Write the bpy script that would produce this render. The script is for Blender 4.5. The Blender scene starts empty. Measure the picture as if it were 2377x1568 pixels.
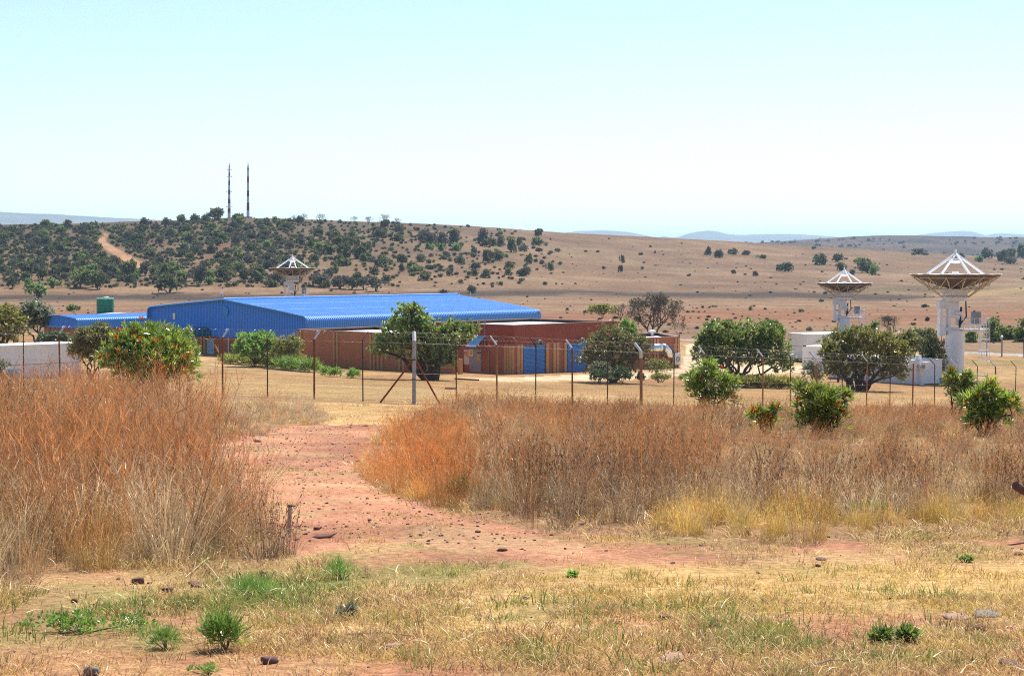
import bpy, math, random
import numpy as np
from mathutils import Vector

# ------------------------------------------------------------------ camera, light, exposure
sc = bpy.context.scene
F, CX, CY, HOR = 4143.0, 1188.0, 784.0, 600.0       # focal length and centre, in photo pixels (2376 wide)
PITCH = math.atan((CY - HOR) / F)
CP, SP = math.cos(PITCH), math.sin(PITCH)
cd = bpy.data.cameras.new('camera'); cam = bpy.data.objects.new('camera', cd)
sc.collection.objects.link(cam); sc.camera = cam
cd.sensor_width = 36.0; cd.lens = F / 2376.0 * 36.0
cd.clip_start = 0.1; cd.clip_end = 60000.0
cam.location = (0, 0, 0); cam.rotation_euler = (math.pi / 2 - PITCH, 0, 0)

SUN_AZ, SUN_EL = math.radians(27), math.radians(57)  # to the right of the view direction, high, beyond the buildings
w = bpy.data.worlds.new('World'); sc.world = w; w.use_nodes = True
nt = w.node_tree; nt.nodes.clear()
sky = nt.nodes.new('ShaderNodeTexSky'); sky.sky_type = 'NISHITA'; sky.sun_disc = False
sky.sun_elevation = SUN_EL; sky.sun_rotation = SUN_AZ; sky.altitude = 1400; sky.air_density = 1.0; sky.dust_density = 0.6; sky.ozone_density = 1.0
bg = nt.nodes.new('ShaderNodeBackground'); bg.inputs[1].default_value = 0.108
wo = nt.nodes.new('ShaderNodeOutputWorld')
nt.links.new(sky.outputs[0], bg.inputs[0]); nt.links.new(bg.outputs[0], wo.inputs[0])
sl = bpy.data.lights.new('sun', 'SUN'); sl.energy = 5.0; sl.angle = math.radians(0.53); sl.color = (1.0, 0.96, 0.9)
so = bpy.data.objects.new('sun', sl); sc.collection.objects.link(so)
sd = Vector((math.sin(SUN_AZ) * math.cos(SUN_EL), math.cos(SUN_AZ) * math.cos(SUN_EL), math.sin(SUN_EL)))
so.rotation_euler = sd.to_track_quat('Z', 'Y').to_euler(); so.location = (60, 100, 200)
vs = sc.view_settings
vs.view_transform = 'Standard'; vs.look = 'None'; vs.gamma = 1.0; vs.use_curve_mapping = False; vs.exposure = 0.72
cy = sc.cycles
cy.max_bounces = 8; cy.diffuse_bounces = 4; cy.glossy_bounces = 2; cy.transmission_bounces = 5
cy.transparent_max_bounces = 6; cy.volume_bounces = 0; cy.use_denoising = False
cy.use_adaptive_sampling = True; cy.adaptive_threshold = 0.012
cy.sample_clamp_indirect = 4.0; cy.filter_width = 1.1

rng = np.random.default_rng(7)
random.seed(7)
COL = sc.collection

# ------------------------------------------------------------------ projection helpers
def P(x, y, Y):
    """world point on the sight line of photo pixel (x, y), at Y metres in front of the camera"""
    dy = F * CP + (CY - y) * SP
    dz = -F * SP + (CY - y) * CP
    k = Y / dy
    return np.array([(x - CX) * k, Y, dz * k])

def proj(X, Y, Z):
    dep = Y * CP - Z * SP
    up = Y * SP + Z * CP
    dep = np.maximum(dep, 1e-3)
    return CX + F * X / dep, CY - F * up / dep

def smooth(a, b, x):
    t = np.clip((x - a) / (b - a), 0, 1)
    return t * t * (3 - 2 * t)

def _hash(ix, iy, s):
    h = (ix.astype(np.int64) * 374761393 + iy.astype(np.int64) * 668265263 + s * 1274126177) & 0x7fffffff
    h = ((h ^ (h >> 13)) * 1103515245) & 0x7fffffff
    h = (h ^ (h >> 16)) & 0xffff
    return h / 65535.0

def vnoise(x, y, s=0):
    x = np.asarray(x, float); y = np.asarray(y, float)
    ix, iy = np.floor(x), np.floor(y)
    fx, fy = x - ix, y - iy
    fx = fx * fx * (3 - 2 * fx); fy = fy * fy * (3 - 2 * fy)
    a, b = _hash(ix, iy, s), _hash(ix + 1, iy, s)
    c, d = _hash(ix, iy + 1, s), _hash(ix + 1, iy + 1, s)
    return (a * (1 - fx) + b * fx) * (1 - fy) + (c * (1 - fx) + d * fx) * fy

def fbm(x, y, s=0, o=4):
    r = 0; a = 0.5; n = 0
    for k in range(o):
        r = r + a * vnoise(x * 2 ** k, y * 2 ** k, s + k); n += a; a *= 0.5
    return r / n

# ------------------------------------------------------------------ terrain height
_ys = [-30, 5, 77, 110, 150, 170, 200, 260, 315, 400, 550, 600]
_zs = [-1.5, -1.7, -6.4, -8.4, -10.4, -10.75, -11.0, -11.6, -11.9, -12.4, -12.8, -12.6]
_cu = [-900, -300, 0, 300, 480, 560, 700, 800, 900, 1000, 1100, 1200, 1300, 1500, 1700, 1800, 2000, 2376, 2700, 3300]
_cc = [540, 528, 522, 517, 510, 507, 509, 513, 517, 520, 525, 532, 539.5, 549, 560, 566, 577, 600, 612, 618]
_ru = [1400, 1690, 1800, 1900, 1980, 2050, 2130, 2200, 2290, 2376, 2600, 3300]
_rc = [600, 568, 561, 554, 549, 546.5, 547, 549, 552, 553, 560, 575]

def T(X, Y):
    X = np.asarray(X, float); Y = np.asarray(Y, float)
    z = np.interp(Y, _ys, _zs)
    k = np.interp(Y, [20, 80, 115, 166, 260, 400], [0, -.03, -.033, -.015, -.008, 0])
    z = z + k * np.clip(X, -70, 70)
    u = CX + F * X / np.maximum(Y, 40)
    u = np.where(Y < 40, CX, u)
    c = np.interp(u, _cu, _cc)
    Yc = np.interp(u, [1000, 1500, 2400], [1080, 1150, 1230])
    zc = -(c - HOR) * Yc / F
    t = np.clip((Y - 600) / (Yc - 600), 0, 1)
    ww = np.interp(u, [900, 1500], [0, 1])
    prof = (1 - ww) * (0.25 * t + 0.75 * t ** 1.5 * (2.5 - 1.5 * t)) + ww * (t * (0.55 + .45 * t))
    zh = -12.6 + (zc + 12.6) * prof
    beyond = zc - (Y - Yc) * 0.05 - 0.00004 * (Y - Yc) ** 2
    zh = np.where(Y > Yc, np.maximum(beyond, -22), zh)
    z = np.where(Y > 600, zh, z)
    # second, farther ridge
    rc = np.interp(u, _ru, _rc)
    zr = -(rc - HOR) * 3000 / F
    tr = smooth(2050, 3000, Y)
    z = np.where(Y > 2050, z * (1 - tr) + zr * tr, z)
    z = np.where(Y > 3000, zr + (-45 - zr) * smooth(3000, 4600, Y), z)
    # relief
    z = z + (fbm(X / 55, Y / 55, 3) - .5) * 5.0 * smooth(640, 800, Y) * (1 - smooth(1010, 1090, Y)) * (1 - .75 * ww)
    z = z + (fbm(X / 160, Y / 160, 9) - .5) * 26 * smooth(2100, 2500, Y) * (1 - smooth(2700, 2950, Y))
    z = z + (fbm(X / 9, Y / 9, 5) - .5) * .25 * smooth(8, 20, Y) * (1 - smooth(60, 75, Y))
    z = z + (fbm(X / .8, Y / .8, 6, 3) - .5) * .05 * (1 - smooth(25, 45, Y))
    return z

def T1(X, Y):
    return float(T(np.array([X]), np.array([Y]))[0])

_march = np.concatenate([np.geomspace(3, 90, 500), np.linspace(90.5, 700, 700), np.linspace(701, 1300, 500), np.linspace(1305, 3200, 300)])
def ground_at(x, y):
    """first terrain point met by the sight line of photo pixel (x, y)"""
    dy = F * CP + (CY - y) * SP; dz = -F * SP + (CY - y) * CP
    X = (x - CX) / dy * _march; Z = dz / dy * _march
    hit = np.nonzero(Z <= T(X, _march))[0]
    if len(hit) == 0: return None
    Yh = _march[hit[0]]
    Xh = (x - CX) / dy * Yh
    return np.array([Xh, Yh, T1(Xh, Yh)])

def inpoly(px, py, poly):
    px = np.asarray(px, float); py = np.asarray(py, float)
    c = np.zeros(px.shape, bool); n = len(poly); j = n - 1
    for i in range(n):
        xi, yi = poly[i]; xj, yj = poly[j]
        if yi != yj:
            m = ((yi > py) != (yj > py)) & (px < (xj - xi) * (py - yi) / (yj - yi) + xi)
            c ^= m
        j = i
    return c

# ------------------------------------------------------------------ materials
def nodes_of(name):
    m = bpy.data.materials.new(name); m.use_nodes = True
    t = m.node_tree; t.nodes.clear()
    return m, t, t.nodes, t.links

def noise_node(N, L, scale, detail=4, coord='Object', stretch=None):
    tc = N.new('ShaderNodeTexCoord'); no = N.new('ShaderNodeTexNoise')
    no.inputs['Scale'].default_value = scale; no.inputs['Detail'].default_value = detail
    src = tc.outputs[coord]
    if stretch:
        mp = N.new('ShaderNodeMapping'); mp.inputs['Scale'].default_value = stretch
        L.new(src, mp.inputs[0]); src = mp.outputs[0]
    L.new(src, no.inputs['Vector'])
    return no

def mix_rgb(N, L, fac, a, b, mode='MIX'):
    mx = N.new('ShaderNodeMix'); mx.data_type = 'RGBA'; mx.blend_type = mode
    for s, v in ((mx.inputs[0], fac), (mx.inputs[6], a), (mx.inputs[7], b)):
        if hasattr(v, 'is_output'): L.new(v, s)
        elif isinstance(v, (int, float)): s.default_value = v
        else: s.default_value = (*v[:3], 1)
    return mx.outputs[2]

def ramp01(N, L, src, lo, hi):
    mr = N.new('ShaderNodeMapRange'); mr.inputs[1].default_value = lo; mr.inputs[2].default_value = hi
    L.new(src, mr.inputs[0]); return mr.outputs[0]

def mat(name, c1, c2=None, rough=.6, scale=3.0, lo=.35, hi=.65, metal=0.0, bump=0.0, bscale=20, stretch=None, spec=.4):
    m, t, N, L = nodes_of(name)
    b = N.new('ShaderNodeBsdfPrincipled'); o = N.new('ShaderNodeOutputMaterial')
    b.inputs['Roughness'].default_value = rough; b.inputs['Metallic'].default_value = metal
    b.inputs['Specular IOR Level'].default_value = spec
    if c2 is None: c2 = tuple(v * .8 for v in c1)
    no = noise_node(N, L, scale, 6, stretch=stretch)
    L.new(mix_rgb(N, L, ramp01(N, L, no.outputs[0], lo, hi), c1, c2), b.inputs['Base Color'])
    if bump:
        nb = noise_node(N, L, bscale, 4); bp = N.new('ShaderNodeBump'); bp.inputs['Strength'].default_value = bump
        L.new(nb.outputs[0], bp.inputs['Height']); L.new(bp.outputs[0], b.inputs['Normal'])
    L.new(b.outputs[0], o.inputs[0]); return m

def brick_mat(name, c1, c2, mortar, sx=1.0):
    m, t, N, L = nodes_of(name)
    b = N.new('ShaderNodeBsdfPrincipled'); o = N.new('ShaderNodeOutputMaterial'); b.inputs['Roughness'].default_value = .85
    geo = N.new('ShaderNodeNewGeometry'); sep = N.new('ShaderNodeSeparateXYZ'); L.new(geo.outputs['Position'], sep.inputs[0])
    ad = N.new('ShaderNodeMath'); ad.operation = 'ADD'
    L.new(sep.outputs[0], ad.inputs[0]); L.new(sep.outputs[1], ad.inputs[1])
    cb = N.new('ShaderNodeCombineXYZ'); L.new(ad.outputs[0], cb.inputs[0]); L.new(sep.outputs[2], cb.inputs[1])
    br = N.new('ShaderNodeTexBrick'); br.inputs['Scale'].default_value = 1.0
    br.inputs['Brick Width'].default_value = .24; br.inputs['Row Height'].default_value = .085; br.inputs['Mortar Size'].default_value = .008
    br.inputs['Color1'].default_value = (*c1, 1); br.inputs['Color2'].default_value = (*c2, 1); br.inputs['Mortar'].default_value = (*mortar, 1)
    L.new(cb.outputs[0], br.inputs['Vector'])
    no = noise_node(N, L, .7, 5)
    L.new(mix_rgb(N, L, ramp01(N, L, no.outputs[0], .35, .75), br.outputs[0], tuple(v * .75 for v in c1)), b.inputs['Base Color'])
    L.new(b.outputs[0], o.inputs[0]); return m

def leaf_mat(name, dark, light, trans=.5, gloss=.16, rough=.4, gain=2.0):
    dark = tuple(v * gain for v in dark); light = tuple(v * gain for v in light)
    m, t, N, L = nodes_of(name)
    at = N.new('ShaderNodeAttribute'); at.attribute_name = 'tint'
    oi = N.new('ShaderNodeObjectInfo')
    no = noise_node(N, L, 1.3, 3)
    ad = N.new('ShaderNodeMath'); ad.operation = 'MULTIPLY_ADD'; ad.inputs[1].default_value = .6; ad.inputs[2].default_value = -.3
    L.new(no.outputs[0], ad.inputs[0])
    a2 = N.new('ShaderNodeMath'); a2.operation = 'ADD'; a2.use_clamp = True
    L.new(ad.outputs[0], a2.inputs[0]); L.new(at.outputs['Fac'], a2.inputs[1])
    col = mix_rgb(N, L, a2.outputs[0], dark, light)
    hs = N.new('ShaderNodeHueSaturation'); L.new(col, hs.inputs['Color'])
    r1 = N.new('ShaderNodeMapRange'); r1.inputs[3].default_value = .485; r1.inputs[4].default_value = .515; L.new(oi.outputs['Random'], r1.inputs[0]); L.new(r1.outputs[0], hs.inputs['Hue'])
    r2 = N.new('ShaderNodeMapRange'); r2.inputs[3].default_value = .8; r2.inputs[4].default_value = 1.2; L.new(oi.outputs['Random'], r2.inputs[0]); L.new(r2.outputs[0], hs.inputs['Value'])
    d = N.new('ShaderNodeBsdfDiffuse'); tr = N.new('ShaderNodeBsdfTranslucent'); g = N.new('ShaderNodeBsdfGlossy'); g.inputs['Roughness'].default_value = rough
    L.new(hs.outputs[0], d.inputs[0]); L.new(hs.outputs[0], tr.inputs[0])
    m1 = N.new('ShaderNodeMixShader'); m1.inputs[0].default_value = trans; L.new(d.outputs[0], m1.inputs[1]); L.new(tr.outputs[0], m1.inputs[2])
    g.inputs[0].default_value = (.8, .8, .8, 1)
    m2 = N.new('ShaderNodeMixShader'); m2.inputs[0].default_value = gloss * .5; L.new(m1.outputs[0], m2.inputs[1]); L.new(g.outputs[0], m2.inputs[2])
    o = N.new('ShaderNodeOutputMaterial'); L.new(m2.outputs[0], o.inputs[0]); return m

def grass_mat(name, trans=.4):
    m, t, N, L = nodes_of(name)
    at = N.new('ShaderNodeAttribute'); at.attribute_name = 'gcol'
    ti = N.new('ShaderNodeAttribute'); ti.attribute_type = 'INSTANCER'; ti.attribute_name = 'tintc'
    pl = N.new('ShaderNodeVectorMath'); pl.operation = 'MULTIPLY_ADD'; cm = N.new('ShaderNodeMath'); cm.operation = 'SUBTRACT'; cm.inputs[0].default_value = 1.0; cm.use_clamp = True; L.new(ti.outputs['Alpha'], cm.inputs[1])
    L.new(cm.outputs[0], pl.inputs[0]); pl.inputs[1].default_value = (.75, .75, .75); L.new(ti.outputs['Color'], pl.inputs[2])
    col = mix_rgb(N, L, 1.0, at.outputs['Color'], pl.outputs[0], 'MULTIPLY')
    d = N.new('ShaderNodeBsdfDiffuse'); tr = N.new('ShaderNodeBsdfTranslucent')
    L.new(col, d.inputs[0]); L.new(col, tr.inputs[0])
    m1 = N.new('ShaderNodeMixShader'); m1.inputs[0].default_value = trans
    L.new(d.outputs[0], m1.inputs[1]); L.new(tr.outputs[0], m1.inputs[2])
    g = N.new('ShaderNodeBsdfGlossy'); g.inputs['Roughness'].default_value = .35; g.inputs[0].default_value = (1, .95, .85, 1)
    m2 = N.new('ShaderNodeMixShader'); m2.inputs[0].default_value = .02; L.new(m1.outputs[0], m2.inputs[1]); L.new(g.outputs[0], m2.inputs[2])
    o = N.new('ShaderNodeOutputMaterial'); L.new(m2.outputs[0], o.inputs[0]); return m

M = {}
M['blue_roof'] = mat('blue_roof_sheet', (.085, .315, .74), (.115, .31, .64), rough=.5, scale=.35, lo=.4, hi=.75, spec=.45, stretch=(1, 1, 3))
M['blue_clad'] = mat('blue_cladding', (.05, .235, .74), (.07, .235, .66), rough=.55, scale=.5, lo=.4, hi=.8, stretch=(1, 1, .25))
M['blue_trim'] = mat('blue_trim', (.09, .29, .68), rough=.45)
M['blue_door'] = mat('blue_roller', (.04, .24, .62), (.035, .2, .54), rough=.55, scale=1.5)
M['brick'] = brick_mat('red_brick', (.57, .20, .085), (.49, .16, .07), (.38, .17, .1))
M['brick_dark'] = brick_mat('brown_brick', (.44, .15, .072), (.38, .122, .06), (.27, .115, .065))
M['band'] = mat('brown_plaster', (.27, .066, .036), (.23, .056, .032), rough=.8, scale=.6, bump=.1)
M['pilaster'] = brick_mat('orange_brick', (.64, .33, .14), (.56, .27, .11), (.46, .28, .16))
M['coping'] = mat('coping', (.33, .2, .16), (.25, .14, .11), rough=.85)
M['flat_roof'] = mat('roof_paint', (.62, .6, .55), (.48, .46, .42), rough=.8, scale=.5)
M['bitumen'] = mat('bitumen', (.02, .018, .022), (.03, .028, .03), rough=.8)
M['white'] = mat('white_paint', (.82, .82, .82), (.74, .74, .75), rough=.45, scale=1.0)
M['white_dirty'] = mat('weathered_white_paint', (.72, .71, .70), (.5, .46, .42), rough=.5, scale=1.4, lo=.5, hi=.8)
M['cream'] = mat('cream_steel', (.62, .54, .42), (.5, .4, .28), rough=.5, scale=2)
M['dish_under_shaded'] = mat('dish_underside_shaded', (.12, .083, .06), (.09, .062, .046), rough=.6, scale=.9)  # shade beneath the dish is put into this dark brown colour
M['grey_metal'] = mat('grey_metal', (.3, .31, .32), (.24, .25, .26), rough=.45, metal=.4)
M['galv'] = mat('galvanised_steel', (.58, .6, .62), (.46, .48, .5), rough=.33, metal=.75, scale=8)
M['duct'] = mat('silver_duct', (.78, .78, .76), (.68, .67, .63), rough=.22, metal=.95, scale=4)
M['rust'] = mat('rusted_steel', (.24, .07, .025), (.12, .04, .02), rough=.85, scale=14, bump=.3)
M['rust_pale'] = mat('peeling_post', (.33, .17, .09), (.24, .1, .05), rough=.8, scale=9)
M['dark_steel'] = mat('dark_steel', (.025, .02, .02), (.06, .03, .02), rough=.6, scale=9)
M['wire'] = mat('wire', (.22, .17, .14), (.12, .09, .07), rough=.5, metal=.3, scale=3)
M['razor'] = mat('razor_wire', (.36, .36, .36), (.26, .26, .26), rough=.45, metal=.5)
M['concrete'] = mat('concrete_post', (.36, .36, .36), (.27, .26, .25), rough=.9, scale=6, bump=.2)
M['concrete_white'] = mat('white_capped_concrete', (.75, .75, .74), (.62, .61, .6), rough=.8, scale=6)
M['green_tank'] = mat('green_tank', (.02, .21, .135), (.016, .17, .11), rough=.4)
M['teal'] = mat('teal_canopy', (.03, .16, .19), (.02, .12, .15), rough=.35)
M['glass'] = mat('dark_glass', (.04, .05, .06), (.06, .07, .08), rough=.1)
M['door_pale'] = mat('pale_door', (.52, .6, .64), (.45, .52, .56), rough=.4)
M['door_grey'] = mat('grey_blue_door', (.36, .43, .48), (.3, .36, .4), rough=.45)
M['lightblue'] = mat('light_blue_sheet', (.22, .5, .72), (.18, .42, .62), rough=.35)
M['red'] = mat('red_paint', (.5, .02, .02), rough=.5)
M['mast_red'] = mat('mast_red', (.26, .02, .035), rough=.6)
M['mast_white'] = mat('mast_white', (.68, .69, .72), rough=.6)
M['yellow'] = mat('yellow_sign', (.75, .55, .03), rough=.5)
M['black'] = mat('black_paint', (.012, .012, .012), rough=.6)
M['lamp'] = mat('lamp_globe', (.75, .74, .68), rough=.3)
M['bark'] = mat('bark', (.055, .038, .028), (.03, .022, .018), rough=.95, scale=5, bump=.5)
M['bark_grey'] = mat('grey_bark', (.16, .13, .11), (.09, .07, .06), rough=.95, scale=5)
M['twig'] = mat('bare_twigs', (.13, .11, .095), (.08, .07, .06), rough=.95, scale=3)
M['stone_red'] = mat('red_stone', (.2, .075, .05), (.1, .05, .04), rough=.9, scale=14, bump=.5, bscale=40)
M['stone_dark'] = mat('dark_stone', (.15, .065, .05), (.09, .045, .038), rough=.85, scale=14, bump=.5, bscale=40)
M['stone_grey'] = mat('grey_stone', (.2, .17, .16), (.14, .12, .11), rough=.9, scale=14, bump=.4, bscale=40)
M['stone_pale'] = mat('pale_stone', (.38, .22, .16), (.29, .16, .12), rough=.9, scale=14, bump=.4, bscale=40)
L_ = leaf_mat
M['lf_green'] = L_('leaf_mid_green', (.042, .068, .016), (.19, .235, .05))
M['lf_dark'] = L_('leaf_dark_green', (.022, .042, .02), (.075, .115, .04))
M['lf_olive'] = L_('leaf_olive', (.06, .07, .022), (.19, .19, .055))
M['lf_olivebrown'] = L_('leaf_olive_brown', (.065, .072, .018), (.22, .22, .045))
M['lf_bright'] = L_('leaf_bright_green', (.07, .14, .02), (.22, .36, .06), trans=.5, gain=1.9)
M['lf_yellow'] = L_('leaf_yellow_green', (.14, .16, .03), (.36, .36, .08), trans=.5, gain=1.5)
M['lf_protea'] = L_('leaf_protea', (.045, .08, .010), (.23, .30, .035), gloss=.3, rough=.3)
M['lf_grey'] = L_('leaf_grey_green', (.07, .08, .05), (.16, .17, .1))
M['lf_hill'] = L_('leaf_hill_green', (.042, .046, .020), (.115, .122, .048), gain=1.9, gloss=.02)
M['lf_hillgrey'] = L_('leaf_hill_grey', (.055, .05, .036), (.12, .11, .072), trans=.2, gain=2.0, gloss=.02)
M['lf_hilllight'] = L_('leaf_hill_light', (.06, .085, .024), (.15, .19, .055), gain=2.0, gloss=.02)
M['lf_weed'] = L_('leaf_weed', (.13, .24, .035), (.30, .44, .08), trans=.45, gain=1.0)
M['flower'] = L_('flower_orange', (.62, .2, .012), (.8, .36, .02), trans=.3, gain=1)
M['flower_red'] = L_('flower_red', (.6, .06, .012), (.72, .15, .02), trans=.3, gain=1)
M['grass'] = grass_mat('dry_grass_blades')
M['turf'] = grass_mat('turf_blades', .3)

# ground: albedo in a colour attribute (what covers the soil where), grain and relief in the shader
def ground_mat(name, fine=14.0):
    m, t, N, L = nodes_of(name)
    b = N.new('ShaderNodeBsdfPrincipled'); b.inputs['Roughness'].default_value = .95; b.inputs['Specular IOR Level'].default_value = .1
    at = N.new('ShaderNodeAttribute'); at.attribute_name = 'cover'
    n0 = noise_node(N, L, fine * 5.5, 5); n1 = noise_node(N, L, fine, 6); n2 = noise_node(N, L, fine * .07, 5, stretch=(1, .45, 1)); n3 = noise_node(N, L, fine * .006, 5)
    c = mix_rgb(N, L, ramp01(N, L, n1.outputs[0], .3, .7), (.66, .62, .58), (1.28, 1.27, 1.22))
    c2 = mix_rgb(N, L, ramp01(N, L, n2.outputs[0], .3, .7), (.8, .78, .78), (1.18, 1.18, 1.14))
    c3 = mix_rgb(N, L, ramp01(N, L, n3.outputs[0], .3, .7), (.78, .77, .76), (1.2, 1.19, 1.16))
    c0 = mix_rgb(N, L, ramp01(N, L, n0.outputs[0], .36, .62), (.62, .56, .52), (1.22, 1.24, 1.22)); k = mix_rgb(N, L, 1.0, at.outputs['Color'], c, 'MULTIPLY'); k = mix_rgb(N, L, 1.0, k, c0, 'MULTIPLY'); k = mix_rgb(N, L, 1.0, k, c2, 'MULTIPLY'); k = mix_rgb(N, L, 1.0, k, c3, 'MULTIPLY')
    L.new(k, b.inputs['Base Color'])
    bp = N.new('ShaderNodeBump'); bp.inputs['Strength'].default_value = .6; bp.inputs['Distance'].default_value = .04
    L.new(n1.outputs[0], bp.inputs['Height']); L.new(bp.outputs[0], b.inputs['Normal'])
    o = N.new('ShaderNodeOutputMaterial'); L.new(b.outputs[0], o.inputs[0]); return m
M['ground'] = ground_mat('ground_cover')
M['ground_far'] = ground_mat('hill_cover', .9)

# ------------------------------------------------------------------ object helpers
def props(o, label=None, cat=None, group=None, kind=None):
    if label: o['label'] = label
    if cat: o['category'] = cat
    if group: o['group'] = group
    if kind: o['kind'] = kind
    return o

def thing(name, label, cat, loc, group=None):
    o = bpy.data.objects.new(name, None); COL.objects.link(o); o.location = tuple(float(v) for v in loc)
    o.empty_display_size = .3
    return props(o, label, cat, group)

def world_off(o):
    v = np.zeros(3)
    while o is not None:
        v += np.array(o.location); o = o.parent
    return v

def link_mesh(name, me, m, parent=None, loc=None):
    if m is not None and len(me.materials) == 0:
        me.materials.append(m)
    o = bpy.data.objects.new(name, me); COL.objects.link(o)
    if parent is not None: o.parent = parent
    if loc is not None: o.location = tuple(float(v) for v in loc)
    return o

def np_mesh(name, V, Fq, k):
    """mesh from a vertex array and an (n, k) face array"""
    me = bpy.data.meshes.new(name)
    V = np.asarray(V, np.float32).reshape(-1, 3); Fq = np.asarray(Fq, np.int32).reshape(-1, k)
    me.vertices.add(len(V)); me.vertices.foreach_set('co', V.ravel())
    n = len(Fq)
    me.loops.add(n * k); me.loops.foreach_set('vertex_index', Fq.ravel())
    me.polygons.add(n); me.polygons.foreach_set('loop_start', np.arange(n, dtype=np.int32) * k)
    me.update(calc_edges=True); return me

class MB:
    def __init__(s): s.v = []; s.f = []
    def poly(s, pts):
        n = len(s.v); s.v += [tuple(map(float, p)) for p in pts]; s.f.append(tuple(range(n, n + len(pts)))); return s
    def hexa(s, c):
        n = len(s.v); s.v += [tuple(map(float, p)) for p in c]
        for q in ((3, 2, 1, 0), (4, 5, 6, 7), (0, 1, 5, 4), (1, 2, 6, 5), (2, 3, 7, 6), (3, 0, 4, 7)): s.f.append(tuple(n + i for i in q))
        return s
    def box(s, fr, s0, s1, d0, d1, z0, z1):
        O, u, n = fr
        q = [O + u * a + n * b for a, b in ((s0, d0), (s1, d0), (s1, d1), (s0, d1))]
        return s.hexa([(p[0], p[1], z0) for p in q] + [(p[0], p[1], z1) for p in q])
    def tube(s, pts, rad, n=6, cap=True):
        pts = [np.asarray(p, float) for p in pts]
        if not hasattr(rad, '__len__'): rad = [rad] * len(pts)
        rings = []; a = None
        for i, p in enumerate(pts):
            d = pts[min(i + 1, len(pts) - 1)] - pts[max(i - 1, 0)]; d = d / (np.linalg.norm(d) + 1e-9)
            if a is None:
                a = np.cross(d, [0, 0, 1.]) if abs(d[2]) < .9 else np.cross(d, [1., 0, 0])
            a = a - d * np.dot(a, d); a = a / (np.linalg.norm(a) + 1e-9); b = np.cross(d, a)
            st = len(s.v)
            for k in range(n):
                t = 2 * math.pi * k / n; q = p + (a * math.cos(t) + b * math.sin(t)) * rad[i]; s.v.append(tuple(map(float, q)))
            rings.append(st)
        for i in range(len(rings) - 1):
            for k in range(n):
                k2 = (k + 1) % n; s.f.append((rings[i] + k, rings[i] + k2, rings[i + 1] + k2, rings[i + 1] + k))
        if cap:
            s.f.append(tuple(rings[0] + k for k in range(n))[::-1]); s.f.append(tuple(rings[-1] + k for k in range(n)))
        return s
    def lathe(s, c, prof, n=24, a0=0.0, a1=2 * math.pi):
        full = abs(a1 - a0 - 2 * math.pi) < 1e-6; m = n if full else n + 1; st = len(s.v)
        for r, z in prof:
            for k in range(m):
                t = a0 + (a1 - a0) * k / n; s.v.append((c[0] + r * math.cos(t), c[1] + r * math.sin(t), c[2] + z))
        for i in range(len(prof) - 1):
            for k in range(n):
                k2 = (k + 1) % m; s.f.append((st + i * m + k, st + i * m + k2, st + (i + 1) * m + k2, st + (i + 1) * m + k))
        return s
    def grid(s, G):
        R, C = len(G), len(G[0]); st = len(s.v)
        for row in G:
            for p in row: s.v.append(tuple(map(float, p)))
        for i in range(R - 1):
            for j in range(C - 1): s.f.append((st + i * C + j, st + i * C + j + 1, st + (i + 1) * C + j + 1, st + (i + 1) * C + j))
        return s
    def build(s, name, m, parent=None, smooth_=False, loc=None):
        off = world_off(parent) if parent is not None else (np.zeros(3) if loc is None else np.asarray(loc, float))
        me = bpy.data.meshes.new(name)
        me.from_pydata([(x - off[0], y - off[1], z - off[2]) for x, y, z in s.v], [], s.f); me.update()
        if smooth_:
            me.polygons.foreach_set('use_smooth', [True] * len(me.polygons))
        return link_mesh(name, me, m, parent, loc if parent is None else None)

def frame(A, B):
    """wall frame: origin A, unit vector towards B, outward normal on the right-hand side of A->B"""
    A = np.array([A[0], A[1], 0.]); B = np.array([B[0], B[1], 0.]); u = B - A; ln = np.linalg.norm(u); u = u / ln
    return (A, u, np.array([u[1], -u[0], 0.])), ln

def s_at(fr, x):
    """distance along a wall at which it is crossed by photo column x"""
    O, u, n = fr; k = (x - CX) / F
    return float((k * O[1] - O[0]) / (u[0] - k * u[1]))

def corrugate(mb, rows, nrm, nrib, depth):
    """sheet lofted between rows[0] and rows[1]-type end paths: rows = (pathA, pathB); ribs run along the paths"""
    A, B = [np.asarray(p, float) for p in rows[0]], [np.asarray(p, float) for p in rows[1]]
    G = []
    for i in range(nrib + 1):
        for fo, h in ((0, 0), (.45, 0), (.55, 1), (.9, 1)):
            t = (i + fo) / nrib
            if t > 1.0001: break
            G.append([A[k] * (1 - t) + B[k] * t + np.asarray(nrm[k]) * depth * h for k in range(len(A))])
    mb.grid(G); return mb

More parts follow.
